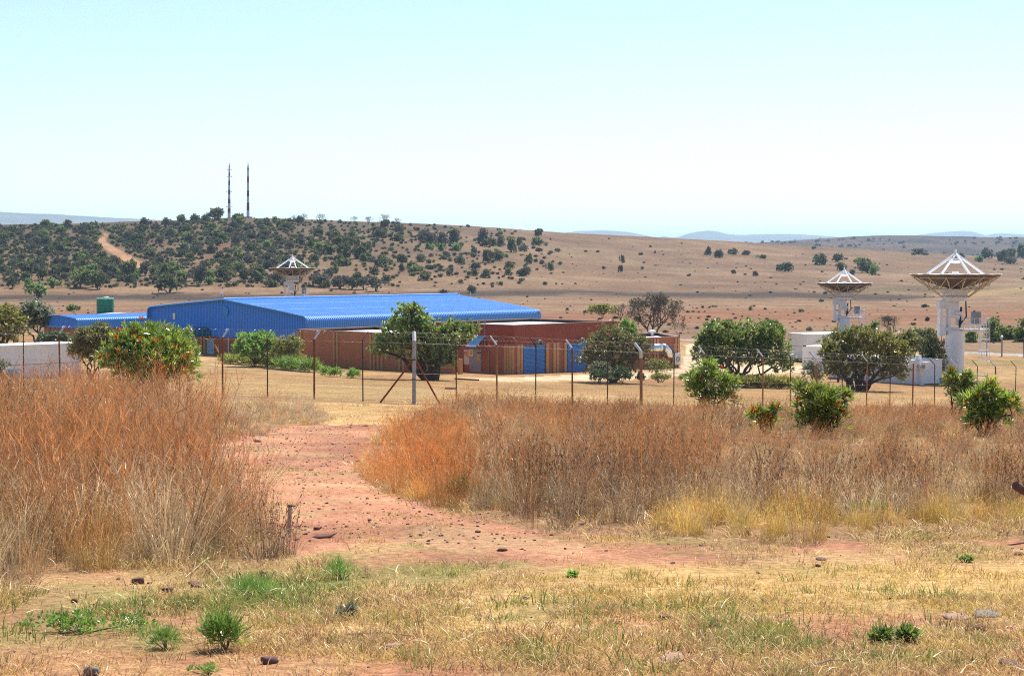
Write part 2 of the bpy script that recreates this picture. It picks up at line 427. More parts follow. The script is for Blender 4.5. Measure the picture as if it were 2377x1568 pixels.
# ------------------------------------------------------------------ foliage helpers
def leaf_arrays(r, blobs, ncl, per, Ln, Wd, upw=.5, spread=.8, inner=.5, zmin=-.7, jit=.24):
    """blobs: (cx, cy, cz, rx, ry, rz). Leaves in small rosettes through the outer part of each blob's volume."""
    B = np.array(blobs, float); wgt = (B[:, 3] * B[:, 5]); wgt = wgt / wgt.sum()
    bi = r.choice(len(B), ncl, p=wgt)
    d = r.normal(size=(ncl, 3)); d /= np.linalg.norm(d, axis=1)[:, None]
    low = d[:, 2] < zmin; d[low, 2] *= -1
    rad = inner + (1 - inner) * r.random(ncl) ** .6
    rad *= 1 + jit * r.normal(size=ncl)
    c = B[bi, :3] + d * B[bi, 3:6] * rad[:, None]
    ax = d + np.array([0, 0, upw]) + r.normal(size=(ncl, 3)) * .35; ax /= np.linalg.norm(ax, axis=1)[:, None]
    n = ncl * per
    c = np.repeat(c, per, 0); ax = np.repeat(ax, per, 0)
    ct = np.repeat(r.normal(.42, .2, ncl), per)
    ld = ax + r.normal(size=(n, 3)) * spread; ld /= np.linalg.norm(ld, axis=1)[:, None]
    side = np.cross(ld, r.normal(size=(n, 3))); side /= np.linalg.norm(side, axis=1)[:, None] + 1e-9
    up = np.cross(side, ld)
    L = Ln * (.6 + .8 * r.random(n)); W = Wd * (.6 + .8 * r.random(n))
    st = c + ld * (L * .1)[:, None]
    mid = c + ld * (L * .55)[:, None] + up * (L * .08)[:, None]
    tip = c + ld * L[:, None]
    V = np.stack([st, mid + side * (W / 2)[:, None], tip, mid - side * (W / 2)[:, None]], 1).reshape(-1, 3)
    tint = np.clip(ct + r.normal(0, .16, n), 0, 1)
    return V, tint

def leaves(name, r, blobs, ncl, per, Ln, Wd, m, parent=None, off=(0, 0, 0), **k):
    V, tint = leaf_arrays(r, blobs, ncl, per, Ln, Wd, **k)
    V = V - np.asarray(off, float)
    me = np_mesh(name, V, np.arange(len(V)).reshape(-1, 4), 4)
    a = me.attributes.new('tint', 'FLOAT', 'FACE'); a.data.foreach_set('value', tint.astype(np.float32))
    return link_mesh(name, me, m, parent)

def branch_path(r, a, b, n=5, wob=.08):
    a = np.asarray(a, float); b = np.asarray(b, float); ln = np.linalg.norm(b - a); pts = []
    for i in range(n + 1):
        t = i / n
        p = a * (1 - t) + b * t; p = p + np.array([0, 0, ln * .10 * math.sin(math.pi * t)])
        if 0 < i < n: p = p + r.normal(size=3) * ln * wob
        pts.append(p)
    return pts

def px_blobs(lst, Y, r, depth=.8):
    out = []
    for x, y, rx, ry in lst:
        dY = r.normal() * rx * Y / F * .5 * depth
        c = P(x, y, Y + dY); out.append((*c, rx * Y / F, rx * Y / F * depth, ry * Y / F))
    return out

def tree(name, label, cat, base, blobs_px, Y, leafm, ncl, per, Ln, Wd, stems=3, r0=.16, bark='bark', seed=1, group=None, flowers=0, flm='flower', flL=.12, trunk=True, **k):
    r = np.random.default_rng(seed)
    if isinstance(base, (int, float)): b = np.array([(base - CX) / F * Y, Y, 0.]); b[2] = T1(b[0], b[1])
    else: b = np.asarray(base, float)
    t = thing(name, label, cat, b, group)
    B = px_blobs(blobs_px, Y, r)
    if trunk:
        mb = MB()
        spread = r0 * 1.2
        roots = [b + np.array([r.normal() * spread, r.normal() * spread, -.15]) for _ in range(stems)]
        for i, bl in enumerate(B):
            c = np.array(bl[:3]); c2 = c - np.array([0, 0, bl[5] * .3])
            mb.tube(branch_path(r, roots[i % stems], c2, 6, .05), np.linspace(r0, r0 * .28, 7), 6)
            for q in range(4):
                d = r.normal(size=3); d[2] = abs(d[2]); d /= np.linalg.norm(d)
                mb.tube(branch_path(r, c2, c + d * np.array(bl[3:6]) * .85, 3, .07), np.linspace(r0 * .3, r0 * .08, 4), 4)
        mb.build('trunk', M[bark], t)
    leaves('crown' if cat == 'tree' else 'foliage', r, B, ncl, per, Ln, Wd, M[leafm], t, off=b, **k)
    if flowers:
        B2 = [(x, y, z, a * 1.04, bb * 1.04, c * 1.04) for x, y, z, a, bb, c in B]
        f = leaves('flower_heads', r, B2, flowers, 9, flL, flL * .4, M[flm], t, off=b, upw=1.2, spread=.5, inner=.95, zmin=-.05)
        f['kind'] = 'stuff'
    return t

# ================================================================== GROUND
PATH = [(540, 1004), (700, 984), (850, 984), (866, 1010), (838, 1060), (832, 1100), (890, 1150), (1010, 1190), (1160, 1218), (1330, 1258), (1440, 1292), (1320, 1303), (1100, 1290),
        (960, 1262), (820, 1262), (700, 1285), (640, 1250), (560, 1215), (430, 1160), (380, 1110), (430, 1052)]
GRASS_L = [(-700, 1440), (-300, 1430), (0, 1400), (100, 1340), (330, 1318), (560, 1303), (690, 1288), (715, 1258), (610, 1212), (490, 1150), (425, 1098), (420, 1048), (560, 1018), (690, 992), (778, 972),
           (760, 956), (700, 950), (560, 944), (300, 932), (0, 922), (-700, 905)]
GRASS_R = [(824, 1098), (890, 1140), (1000, 1178), (1120, 1208), (1250, 1232), (1420, 1240), (1530, 1246), (1700, 1256), (1830, 1268), (1930, 1258), (2100, 1254), (2376, 1246), (2800, 1240), (3200, 1230),
           (3200, 955), (2700, 950), (2268, 962), (1771, 968), (1500, 962), (1330, 958), (1150, 950), (1050, 947), (1000, 958), (930, 985), (862, 1040)]
YARD = [(1052, 876), (1190, 876), (1370, 868), (1480, 862), (1580, 856), (1592, 815), (1588, 800), (1626, 797), (1640, 826), (1700, 846), (1880, 848), (1895, 864), (1700, 868), (1600, 871), (1480, 879), (1360, 883), (1200, 885), (1100, 882)]
TRACK = [(-30, 0)]
TRK = [(245, 546), (236, 556), (243, 568), (262, 580), (285, 594), (310, 607), (338, 622)]
Z0 = 77.0
CORNER = np.array([(960 - CX) / F * Z0, Z0])
DL = np.array([-126.4 / F * Z0, .0225 * Z0]); DR = np.array([95.6 / F * Z0, .0248 * Z0])
NL = np.array([DL[1], -DL[0]]); NL = NL / np.linalg.norm(NL); NL = NL if NL[1] > 0 else -NL     # inward (towards the complex)
NR = np.array([DR[1], -DR[0]]); NR = NR / np.linalg.norm(NR); NR = NR if NR[1] > 0 else -NR
def inside_fence(X, Y):
    return (((X - CORNER[0]) * NL[0] + (Y - CORNER[1]) * NL[1]) > 0) & (((X - CORNER[0]) * NR[0] + (Y - CORNER[1]) * NR[1]) > 0)
ROAD_A, ROAD_B = np.array([64., 216.]), np.array([26., 259.])
def road_dist(X, Y):
    d = ROAD_B - ROAD_A; d = d / np.linalg.norm(d); n = np.array([d[1], -d[0]])
    curve = 6 * np.sin((X - 20) / 30.)
    # signed depth distance of a gently bent line through A and B
    yl = np.interp(X, [-40, 10, 26, 40, 52, 64, 110, 200], [272, 265, 259, 246, 231, 219, 205, 190])
    return Y - yl

def seg_dist(px, py, line):
    d = np.full(px.shape, 1e9)
    for (x0, y0), (x1, y1) in zip(line[:-1], line[1:]):
        vx, vy = x1 - x0, y1 - y0; t = np.clip(((px - x0) * vx + (py - y0) * vy) / (vx * vx + vy * vy), 0, 1)
        d = np.minimum(d, np.hypot(px - x0 - t * vx, py - y0 - t * vy))
    return d

def lerpc(C, col, m):
    return C * (1 - m[..., None]) + np.array(col) * m[..., None]

ang = np.concatenate([np.linspace(-math.pi, -.42, 40, endpoint=False), np.linspace(-.42, -.315, 20, endpoint=False), np.linspace(-.315, .315, 470, endpoint=False), np.linspace(.315, .42, 20, endpoint=False), np.linspace(.42, math.pi, 41)])
rad = np.concatenate([np.geomspace(.7, 60, 250, endpoint=False), np.geomspace(60, 300, 130, endpoint=False), np.linspace(300, 700, 50, endpoint=False), np.linspace(700, 1300, 90, endpoint=False),
                      np.linspace(1300, 2200, 20, endpoint=False), np.linspace(2200, 3400, 40, endpoint=False), np.geomspace(3400, 22000, 12)])
A_, R_ = np.meshgrid(ang, rad)
# radial distance measured along the view direction inside the field of view, so that rows run straight across it
X_ = R_ * np.sin(A_); Y_ = R_ * np.cos(A_)
Z_ = T(X_, Y_)
Z_ = np.where(R_ > 9000, -60, Z_)
def classify(X, Y, Z):
    px, py = proj(X, Y, Z)
    front = Y > 3
    wob = (fbm(X * 1.3, Y * 1.3, 21) - .5) * 26 * np.clip(18 / np.maximum(Y, 5), .2, 1.6)
    wob2 = (fbm(X * 1.1 + 50, Y * 1.1, 22) - .5) * 34 * np.clip(18 / np.maximum(Y, 5), .2, 1.6)
    cls = np.zeros(X.shape, int)
    near = front & (Y < 75)
    cls[near & inpoly(px + wob2, py + wob, PATH)] = 1
    ins = inside_fence(X, Y) & (Y < 300)
    rd = road_dist(X, Y)
    cls[ins & (rd < -5)] = 2
    cls[front & (Y > 100) & (Y < 280) & inpoly(px, py, YARD)] = 3
    cls[(np.abs(rd) < 4.2) & (Y > 150) & (Y < 320) & (X > -40) & (X < 210)] = 4
    cls[(Y >= 640) & (Y < 2050)] = 5
    trk = seg_dist(px, py, TRK)
    tw = np.interp(py, [545, 560, 620], [5, 7, 9])
    cls[(cls == 5) & (trk < tw) & (Y > 700) & (Y < 1090)] = 6
    cls[(Y >= 2050)] = 7
    return cls, px, py, wob
cls, PX, PY, WOB = classify(X_, Y_, Z_)
# cover colours
C = np.zeros(X_.shape + (3,)); C[:] = (.40, .25, .13)
n1 = fbm(X_ / 2.2, Y_ / 2.2, 31); n2 = fbm(X_ / .7, Y_ / .7, 33); n3 = fbm(X_ / 12, Y_ / 12, 35); n4 = fbm(X_ / 40, Y_ / 25, 37); n5 = fbm(X_ / 1.1 + 9, Y_ / 1.1, 39)
nearm = (Y_ < 75)
# verge in front: straw, bare red-brown soil, green patches
C = np.where(nearm[..., None], lerpc(lerpc(C, (.44, .30, .13), smooth(.42, .62, n1)), (.37, .175, .11), smooth(.5, .64, n5) * .9), C)
C = np.where(nearm[..., None], lerpc(C, (.20, .20, .06), smooth(.60, .72, n2) * .5), C)
goldm = nearm * smooth(1290, 1330, PY) * (1 - smooth(1400, 1450, PY)) * smooth(1100, 1500, PX)
C = lerpc(C, (.50, .34, .13), goldm * .6)
redm = nearm * (smooth(1440, 1530, PY + (n1 - .5) * 160))
C = lerpc(C, (.37, .17, .10), redm * .5)
for gx, gy, grx, gry in ((620, 1370, 150, 60), (170, 1440, 170, 55), (370, 1500, 90, 30), (800, 1330, 70, 40), (2250, 1400, 60, 20), (1700, 1500, 130, 40), (1000, 1330, 120, 30), (2050, 1540, 160, 25)):
    g = np.exp(-((PX - gx) / grx) ** 2 - ((PY - gy) / gry) ** 2) * nearm
    C = lerpc(C, (.13, .17, .045), np.clip(g * (n2 * 1.2), 0, .5))
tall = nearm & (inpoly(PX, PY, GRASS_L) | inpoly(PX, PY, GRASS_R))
C = lerpc(C, (.26, .16, .09), tall * .85)  # straw-brown under the tall grass, with the shade among the stalks painted in
strawm = nearm & (PY < 985) & ~tall
C = lerpc(C, (.50, .33, .15), strawm * .85)
pm = (cls == 1).astype(float)
C = np.where((cls == 1)[..., None], lerpc(np.broadcast_to(np.array((.43, .215, .135)), C.shape), (.33, .155, .10), smooth(.45, .65, n1)), C)
pg = pm * smooth(.55, .66, n5) * np.exp(-((PY - 1085) / 16) ** 2) * .8
C = lerpc(C, (.36, .27, .1), pg)
C = lerpc(C, (.42, .29, .16), pm * smooth(.54, .68, n2) * .6)
# inside the fence: mown dry lawn
C = np.where((cls == 2)[..., None], lerpc(lerpc(np.broadcast_to(np.array((.47, .31, .15)), C.shape), (.55, .385, .20), smooth(.4, .6, n3)), (.42, .25, .12), smooth(.5, .65, n4)), C)
lg = (cls == 2) * smooth(2180, 2260, PX) * smooth(832, 838, PY) * (1 - smooth(842, 850, PY))
C = lerpc(C, (.30, .25, .09), lg * .8)
C = np.where((cls == 3)[..., None], lerpc(np.broadcast_to(np.array((.66, .53, .38)), C.shape), (.58, .45, .31), smooth(.4, .6, n1)), C)
C = np.where((cls == 4)[..., None], np.array((.40, .38, .37)), C)
# veld beyond the complex
far = (Y_ > 200) & ((cls == 0) | (cls == 5))
veld = lerpc(np.broadcast_to(np.array((.325, .20, .12)), C.shape), (.385, .255, .155), smooth(.38, .62, n4))
veld = lerpc(veld, (.36, .155, .08), np.exp(-((PY - (735 + (n4 - .5) * 20)) / 16) ** 2) * .8)
veld = lerpc(veld, (.30, .17, .10), smooth(.55, .7, fbm(X_ / 7, Y_ / 14, 44)) * .55 * (Y_ < 700))
band_y = np.interp(PX, [0, 500, 900, 1200, 1500, 1800, 2100], [692, 691, 688, 682, 684, 686, 690]) + (fbm(X_ / 60, Y_ * 0 + 3, 51) - .5) * 14
band_w = np.interp(PX, [0, 900, 1500, 2000, 2150], [8, 8, 6, 9, 3])
bm = np.exp(-((PY - band_y) / band_w) ** 2) * np.interp(PX, [0, 2100, 2250], [1, .9, 0]) * smooth(.2, .5, fbm(X_ / 22, Y_ / 22, 53) + .1)
veld = lerpc(veld, (.095, .066, .048), np.clip(bm * 1.4, 0, .97))
ol = np.exp(-((PY - 672 - (n4 - .5) * 10) / 9) ** 2) * np.interp(PX, [1900, 2050, 2376], [0, .7, .8])
veld = lerpc(veld, (.23, .19, .09), ol)
st = np.exp(-((PY - np.interp(PX, [2150, 2376], [688, 672])) / 6) ** 2) * smooth(2150, 2220, PX)
veld = lerpc(veld, (.52, .36, .17), st)
stl = np.exp(-((PY - 668) / 9) ** 2) * (1 - smooth(500, 1000, PX)) * .5
veld = lerpc(veld, (.45, .28, .16), stl)
up = smooth(690, 1000, Y_)
veld = lerpc(veld, (.245, .155, .095), up * (.45 + .45 * smooth(.4, .65, fbm(X_ / 30, Y_ / 50, 57))) * np.interp(PX, [700, 1100], [1, .55]))
veld = lerpc(veld, (.16, .125, .08), up * smooth(.4, .62, fbm(X_ / 18, Y_ / 18, 59)) * (1 - smooth(900, 1250, PX)) * .85)
fire = np.exp(-(seg_dist(PX, PY, [(585, 645), (660, 595), (715, 565), (760, 535)]) / 6) ** 2) * (Y_ > 650) * 0
C = np.where(far[..., None], veld * .80, C)
cut = np.exp(-(seg_dist(PX, PY, [(405, 648), (470, 608), (540, 560)]) / 5) ** 2) * (cls == 5)
C = lerpc(C, (.30, .13, .075), cut * .75)
C = np.where((cls == 6)[..., None], lerpc(np.broadcast_to(np.array((.56, .34, .2)), C.shape), (.48, .27, .15), smooth(.4, .6, n4)), C)
C = np.where((cls == 7)[..., None], lerpc(lerpc(np.broadcast_to(np.array((.125, .085, .07)), C.shape), (.07, .055, .045), smooth(.45, .6, fbm(X_ / 70, Y_ / 40, 61))), (.17, .115, .075), smooth(.58, .7, fbm(X_ / 200, Y_ / 90, 63)) * smooth(2150, 2300, PX)), C)

C *= np.where(cls == 3, .95, np.where(nearm, 1.0, .76))[..., None]; C = np.where((cls == 5)[..., None], C * np.interp(PX, [900, 1300], [.78, .92])[..., None], C)
nr, nc = X_.shape
idx = np.arange(nr * nc).reshape(nr, nc)
quads = np.stack([idx[:-1, :-1], idx[:-1, 1:], idx[1:, 1:], idx[1:, :-1]], -1).reshape(-1, 4)
quads = quads[:, ::-1]
fc = cls[:-1, :-1].reshape(-1)
VV = np.stack([X_, Y_, Z_], -1).reshape(-1, 3); CC = C.reshape(-1, 3)
def ground_piece(name, sel, m):
    q = quads[sel]
    if len(q) == 0: return None
    used, inv = np.unique(q.ravel(), return_inverse=True)
    me = np_mesh(name, VV[used], inv.reshape(-1, 4), 4)
    a = me.color_attributes.new('cover', 'FLOAT_COLOR', 'POINT')
    a.data.foreach_set('color', np.concatenate([CC[used], np.ones((len(used), 1))], 1).astype(np.float32).ravel())
    me.polygons.foreach_set('use_smooth', [True] * len(me.polygons))
    o = link_mesh(name, me, m); o['kind'] = 'structure'; return o
for k, (nm, gm) in enumerate((('ground', 'ground'), ('dirt_path', 'ground'), ('lawn', 'ground'), ('gravel_yard', 'ground'), ('road', 'ground'), ('hill', 'ground_far'), ('hill_track', 'ground_far'), ('far_hills', 'ground_far'))):
    ground_piece(nm, fc == k, M[gm])
# close the little hole under the camera's feet
mb = MB(); mb.poly([VV[i] for i in idx[0, :-1][::-1]])
o = mb.build('ground_below', mat('trodden_soil', (.36, .22, .12), rough=.95)); o['kind'] = 'structure'

# ------------------------------------------------------------------ blue mountains on the horizon (ridges with real depth)
M['mountain'] = mat('mountain_scrub', (.10, .10, .08), (.16, .13, .09), rough=1, scale=.004)
def mountain(name, Y, prof, thick=2500):
    xs = np.arange(prof[0][0], prof[-1][0] + 1, 6.0)
    ys = np.interp(xs, [p[0] for p in prof], [p[1] for p in prof]) + (fbm(xs / 30, xs * 0, 71) - .5) * 1.6
    G = []
    for dY, fr_ in ((-thick, 0), (-thick * .66, .35), (-thick * .3, .78), (0, 1), (thick * .4, .8), (thick, 0)):
        row = []
        for x, y in zip(xs, ys):
            top = P(x, y, Y); z = -70 + (top[2] + 70) * fr_
            z += (vnoise(np.array([x / 22]), np.array([dY / 300]), 5)[0] - .5) * 40 * (0 < fr_ < 1)
            row.append((top[0], Y + dY, min(z, top[2]) if fr_ < 1 else z))
        G.append(row)
    m = MB(); m.grid(G); o = m.build(name, M['mountain'], smooth_=True); o['kind'] = 'structure'; return o
mountain('mountains', 9500, [(-900, 500), (-300, 488), (0, 492), (60, 495), (120, 497), (200, 502), (260, 505), (340, 509), (420, 514), (560, 530), (700, 575), (800, 612)])
mountain('mountains', 11500, [(1200, 612), (1270, 558), (1310, 540), (1345, 536), (1385, 534.5), (1430, 536), (1465, 540), (1500, 547), (1520, 552), (1540, 548), (1556, 552), (1575, 550), (1592, 543), (1615, 538), (1645, 535.5), (1668, 538), (1690, 544),
          (1720, 546), (1770, 544), (1830, 542.5), (1870, 545), (1930, 549), (1970, 554), (2040, 566), (2120, 600)])
mountain('mountains', 13500, [(2000, 612), (2060, 556), (2130, 546), (2165, 541), (2200, 538), (2235, 536), (2258, 538), (2275, 544), (2288, 548), (2302, 543), (2330, 541), (2380, 545), (2500, 552), (2800, 580), (3000, 612)])

# ================================================================== BUILDINGS
a_ = np.array([.73, -.683]); a_ /= np.linalg.norm(a_)      # along the fronts, towards the right and nearer
b_ = np.array([.68, .73]); b_ /= np.linalg.norm(b_)        # along the sides, towards the right and farther
def v3(p, z): return np.array([p[0], p[1], z])

# ---- main hall under the blue roof
N2 = np.array([(718 - CX) / F * 186, 186.0]); LH, LS = 28.0, 36.0
L2 = N2 - a_ * LH; E2 = N2 + b_ * LS; M2 = N2 - a_ * LH / 2; K2 = L2 + b_ * LS; R2 = M2 + b_ * LS
ZG, ZC, ZE, ZR_, ZL = -11.2, -8.6, -6.05, -4.5, -5.55
hall = thing('main_hall', 'large hall with blue corrugated cladding and a wide low-pitched blue roof', 'building', v3(M2, ZG))
fg, _ = frame(L2, N2)                                       # gable, seen from the front left
u3 = np.append(b_, 0.); nb3 = np.append(-b_, 0.)
na3 = np.append(a_, 0.)
# roof with rounded eave running down into the side cladding (right side), and the left slope
def eave_path(base_pt, mid_pt, zr, ze, zbot, out, r_=.6):
    """ridge -> slope -> rounded eave -> down"""
    pr = v3(mid_pt, zr); pts = [pr]; nr_ = []
    d = np.array([base_pt[0] - mid_pt[0], base_pt[1] - mid_pt[1]]); ln = np.linalg.norm(d); d = d / ln
    slope = (ze - zr) / ln
    for t in (.33, .66): pts.append(v3(mid_pt + d * ln * t, zr + slope * ln * t))
    for k in range(6):
        th = math.pi / 2 * k / 5
        pts.append(v3(mid_pt + d * (ln - r_ + r_ * math.sin(th)), ze - r_ + r_ * math.cos(th) - slope * 0))
    pts.append(v3(base_pt, zbot))
    nrm = []
    for i in range(len(pts)):
        tg = pts[min(i + 1, len(pts) - 1)] - pts[max(i - 1, 0)]
        dn = np.array([d[0], d[1], 0.]); h = np.dot(tg, dn); nn = dn * (-tg[2]) + np.array([0, 0, 1.]) * h
        nrm.append(nn / np.linalg.norm(nn))
    return pts, nrm
ov = .35
pA, nA = eave_path(N2 - b_ * ov, M2 - b_ * ov, ZR_, ZE, ZC, a_); pB, _ = eave_path(E2, R2, ZR_, ZE, ZC, a_)
mb = MB(); corrugate(mb, (pA, pB), nA, 136, .05)
mb.build('roof', M['blue_roof'], hall)
pA2, nA2 = eave_path(L2 - b_ * ov, M2 - b_ * ov, ZR_, ZL, ZC + .9, -a_); pB2, _ = eave_path(K2, R2, ZR_, ZL, ZC + .9, -a_)
mb = MB(); corrugate(mb, (pA2, pB2), nA2, 136, .05)
mb.build('roof_slope', M['blue_roof'], hall)
for t_ in (.3, .62, .86):
    pa_ = M2 + (N2 - M2) * t_ - b_ * ov; pb_ = M2 + (N2 - M2) * t_ + b_ * LS; zz = ZR_ + (ZE - ZR_) * t_ + .05
    MB().tube([v3(pa_, zz), v3(pb_, zz)], .02, 4).build('sheet_lap', M['blue_trim'], hall)
mb = MB(); mb.tube([v3(M2 - b_ * ov, ZR_ + .06), v3(R2, ZR_ + .06)], .16, 8); mb.build('ridge_cap', M['blue_trim'], hall)
# gable sheet: ribs upright; its lower left corner is cut away in a quarter round
mb = MB(); G = []; nrib = 104
for i in range(nrib + 1):
    for fo, h in ((0, 0), (.45, 0), (.55, 1), (.9, 1)):
        t = (i + fo) / nrib
        if t > 1.0001: break
        s = LH * t
        top = (ZL + (ZR_ - ZL) * s / (LH / 2)) if s < LH / 2 else (ZR_ + (ZE - ZR_) * (s - LH / 2) / (LH / 2))
        if s < .6: top -= .6 - math.sqrt(max(.6 ** 2 - (.6 - s) ** 2, 0))
        if s > LH - .6: top -= .6 - math.sqrt(max(.6 ** 2 - (.6 - (LH - s)) ** 2, 0))
        bot = ZC
        if s < 4.6: bot = -7.72 if s < .9 else ZC - .0 + .88 * (1 - smooth(.9, 4.6, s) ** .6)
        q = fg[0] + fg[1] * s + fg[2] * (.02 + .055 * h)
        G.append([(q[0], q[1], bot), (q[0], q[1], top)])
mb.grid(G); mb.build('gable_cladding', M['blue_clad'], hall)
# barge trim along the gable edge
mb = MB()
pts = [v3(L2 - b_ * .38, -7.6)] + [p + np.append(-b_ * .05, .02) for p in pA2[::-1][1:]] + [p + np.append(-b_ * .05, .02) for p in pA[1:-1]] + [v3(N2 - b_ * .42, ZC)]
mb.tube(pts, .11, 6); mb.build('barge_trim', M['blue_trim'], hall, True)
# brick below the cladding
mb = MB(); mb.box(fg, .1, LH - .1, -.5, -.25, ZG - .6, ZC + 1.2)
fs, _ = frame(N2, E2); mb.box(fs, .1, LS, -.5, -.25, ZG - .6, ZC + .1)
fl, _ = frame(K2, L2); mb.box(fl, 0, LS - .1, -.5, -.25, ZG - .6, ZC + .9)
fk, _ = frame(E2, K2); mb.box(fk, 0, LH, -.5, -.25, ZG - .6, ZE - .2)
mb.build('wall', M['brick_dark'], hall)
# far gable triangle
mb = MB(); mb.poly([v3(E2, ZC), v3(K2, ZC), v3(K2, ZL - .4), v3(R2, ZR_ - .05), v3(E2, ZE - .4)]); mb.build('rear_cladding', M['blue_clad'], hall)
for x in (350, 357, 464, 471):
    s = s_at(fg, x); s = max(s, .15)
    MB().box(fg, s, s + .32, -.25, .02 if x > 400 else .12, ZG - .5, ZC + (.9 if x < 400 else -.02)).build('pilaster', M['pilaster'], hall)
s = s_at(fg, 476); d_ = MB().box(fg, s, s + 1.25, -.25, -.16, ZG, ZG + 2.25).build('door', M['door_pale'], hall)
MB().box(fg, s + .12, s + 1.13, -.16, -.13, ZG + .9, ZG + 2.1).build('pane', M['lightblue'], d_)
s = s_at(fg, 549); wd = MB().box(fg, s, s + .55, -.25, -.17, ZG + .15, ZG + 1.9).build('side_window', M['door_pale'], hall)
s = s_at(fg, 530); MB().tube([fg[0] + fg[1] * s + np.array([0, 0, ZG]) - np.append(b_ * .05, 0), fg[0] + fg[1] * s + np.array([0, 0, ZC]) - np.append(b_ * .05, 0)], .06, 6).build('downpipe', M['white'], hall)
s = s_at(fg, 406); MB().box(fg, s - .18, s + .2, .08, .2, -6.85, -6.15).build('vent_plate', M['white_dirty'], hall)
s = s_at(fg, 526); mb = MB(); c = fg[0] + fg[1] * s + fg[2] * .06; 
mb.tube([c + np.array([0, 0, -5.75]), c + fg[2] * .14 + np.array([0, 0, -5.75])], .5, 20); mb.build('round_vent', M['blue_door'], hall)
s = s_at(fg, 518); c = fg[0] + fg[1] * s + fg[2] * .2
an = MB().tube([c + np.array([0, 0, -5.0]), c + np.array([0, 0, -3.6])], .045, 6).build('roof_antenna', M['grey_metal'], hall)
MB().box((c, fg[1], fg[2]), -.12, .12, -.1, .1, -3.85, -3.6).build('antenna_head', M['white'], an)
# teal barrel canopy above the door
s0, s1 = s_at(fg, 446), s_at(fg, 499); mb = MB(); G = []
cn = thing('door_canopy', 'teal barrel-vaulted canopy over the door in the blue gable', 'canopy', fg[0] + fg[1] * s0 + np.array([0, 0, ZG]))
sc_ = s_at(fg, 462); hw = 1.15
for k in range(13):
    th = math.pi * k / 12; p0 = fg[0] + fg[1] * (sc_ + 1.2 - hw * math.cos(th)); zz = -8.55 + 1.0 * math.sin(th)
    G.append([v3((p0 + fg[2] * 0.1)[:2], zz), v3((p0 + fg[2] * 2.6)[:2], zz)])
mb.grid(G); mb.build('canopy_sheet', M['teal'], cn, True)
mb = MB()
for k in range(12):
    t0, t1 = math.pi * k / 12, math.pi * (k + 1) / 12
    q = [fg[0] + fg[1] * (sc_ + 1.2 - hw * math.cos(t)) + fg[2] * 2.6 + np.array([0, 0, -8.55 + math.sin(t)]) for t in (t0, t1)]
    mb.tube(q, .05, 5)
for k in range(1, 6):
    th = math.pi * k / 6; cpt = fg[0] + fg[1] * (sc_ + 1.2) + fg[2] * 2.6 + np.array([0, 0, -8.55])
    mb.tube([cpt, cpt + fg[1] * (-hw * math.cos(th)) + np.array([0, 0, math.sin(th)])], .035, 5)
q0 = fg[0] + fg[1] * (sc_ + 1.2 - hw) + fg[2] * 2.6; q1 = fg[0] + fg[1] * (sc_ + 1.2 + hw) + fg[2] * 2.6
mb.tube([v3(q0, -8.55), v3(q1, -8.55)], .06, 6); mb.build('canopy_frame', M['grey_metal'], cn)
for q in (q0, q1):
    MB().box((np.array([q[0], q[1], 0.]), fg[1], fg[2]), -.16, .16, -.16, .16, ZG - .3, -8.55).build('canopy_pillar', M['pilaster'], cn)

def parapet_block(t, A, B, depthv, z0, z1, zr, m_wall, roof_m='flat_roof', th=.3):
    """flat-roofed block on the front A->B, going back along depthv; walls with parapets round a lower roof"""
    A, B, D = np.array(A), np.array(B), np.array(depthv)
    pts = [A, B, B + D, A + D]; mb = MB(); cop = MB()
    for i in range(4):
        fr, ln = frame(pts[i], pts[(i + 1) % 4])
        e = -th if i % 2 else 0.0
        mb.box(fr, 0 - e, ln + e, -th, 0, z0, z1)
        cop.box(fr, -.03 if not i % 2 else th - .03, ln + .03 if not i % 2 else ln - th + .03, -th - .03, .04, z1, z1 + .07)
    mb.build('wall', m_wall, t); cop.build('coping', M['coping'], t)
    ua = (B - A) / np.linalg.norm(B - A); ud = D / np.linalg.norm(D)
    q = [A + ua * th + ud * th, B - ua * th + ud * th, B + D - ua * th - ud * th, A + D + ua * th - ud * th]
    MB().poly([v3(p, zr) for p in q]).build('roof', M[roof_m], t)
    # dark sealing strip up the inner parapet faces
    mb = MB()
    for i in (1, 2, 3):
        fr, ln = frame(pts[i], pts[(i + 1) % 4]); mb.box(fr, th + .01, ln - th - .01, -th - .015, -th, zr + .003, z1 - .03)
    mb.build('roof_flashing', M['bitumen'], t)

# ---- low brick block in front of the hall
C3 = np.array([(1052 - CX) / F * 163, 163.0]); A3 = C3 - a_ * 22.0; Z3G, Z3T = -10.8, -7.1
low = thing('low_brick_block', 'long low red brick block with flat roof in front of the blue hall', 'building', v3((A3 + C3) / 2, Z3G))
parapet_block(low, A3, C3 - a_ * 8, b_ * 10.5, Z3G - .5, Z3T, Z3T - .26, M['brick'])
f3, l3 = frame(A3, C3)
MB().box(f3, l3 - 7.995, l3, -.3, 0, Z3G - .5, Z3T).build('screen_wall', M['brick'], low)
MB().box(f3, l3 - 7.96, l3 + .03, -.33, .04, Z3T, Z3T + .07).build('coping', M['coping'], low)
for x in (690.5, 697, 774, 781.5, 859, 867, 876, 885, 926, 935, 1000, 1008):
    s = min(max(s_at(f3, x), .02), l3 - .3)
    MB().box(f3, s, s + .24, 0.003, .13, Z3G - .4, Z3T - .12).build('pilaster', M['pilaster'], low)
stub = thing('garden_wall_stub', 'short free-standing orange brick wall end beside the tree', 'wall', v3(C3 + a_ * .4, Z3G))
MB().box(f3, l3 + .03, l3 + .3, -.9, -.5, Z3G - .5, Z3G + 1.6).build('wall_pier', M['pilaster'], stub)

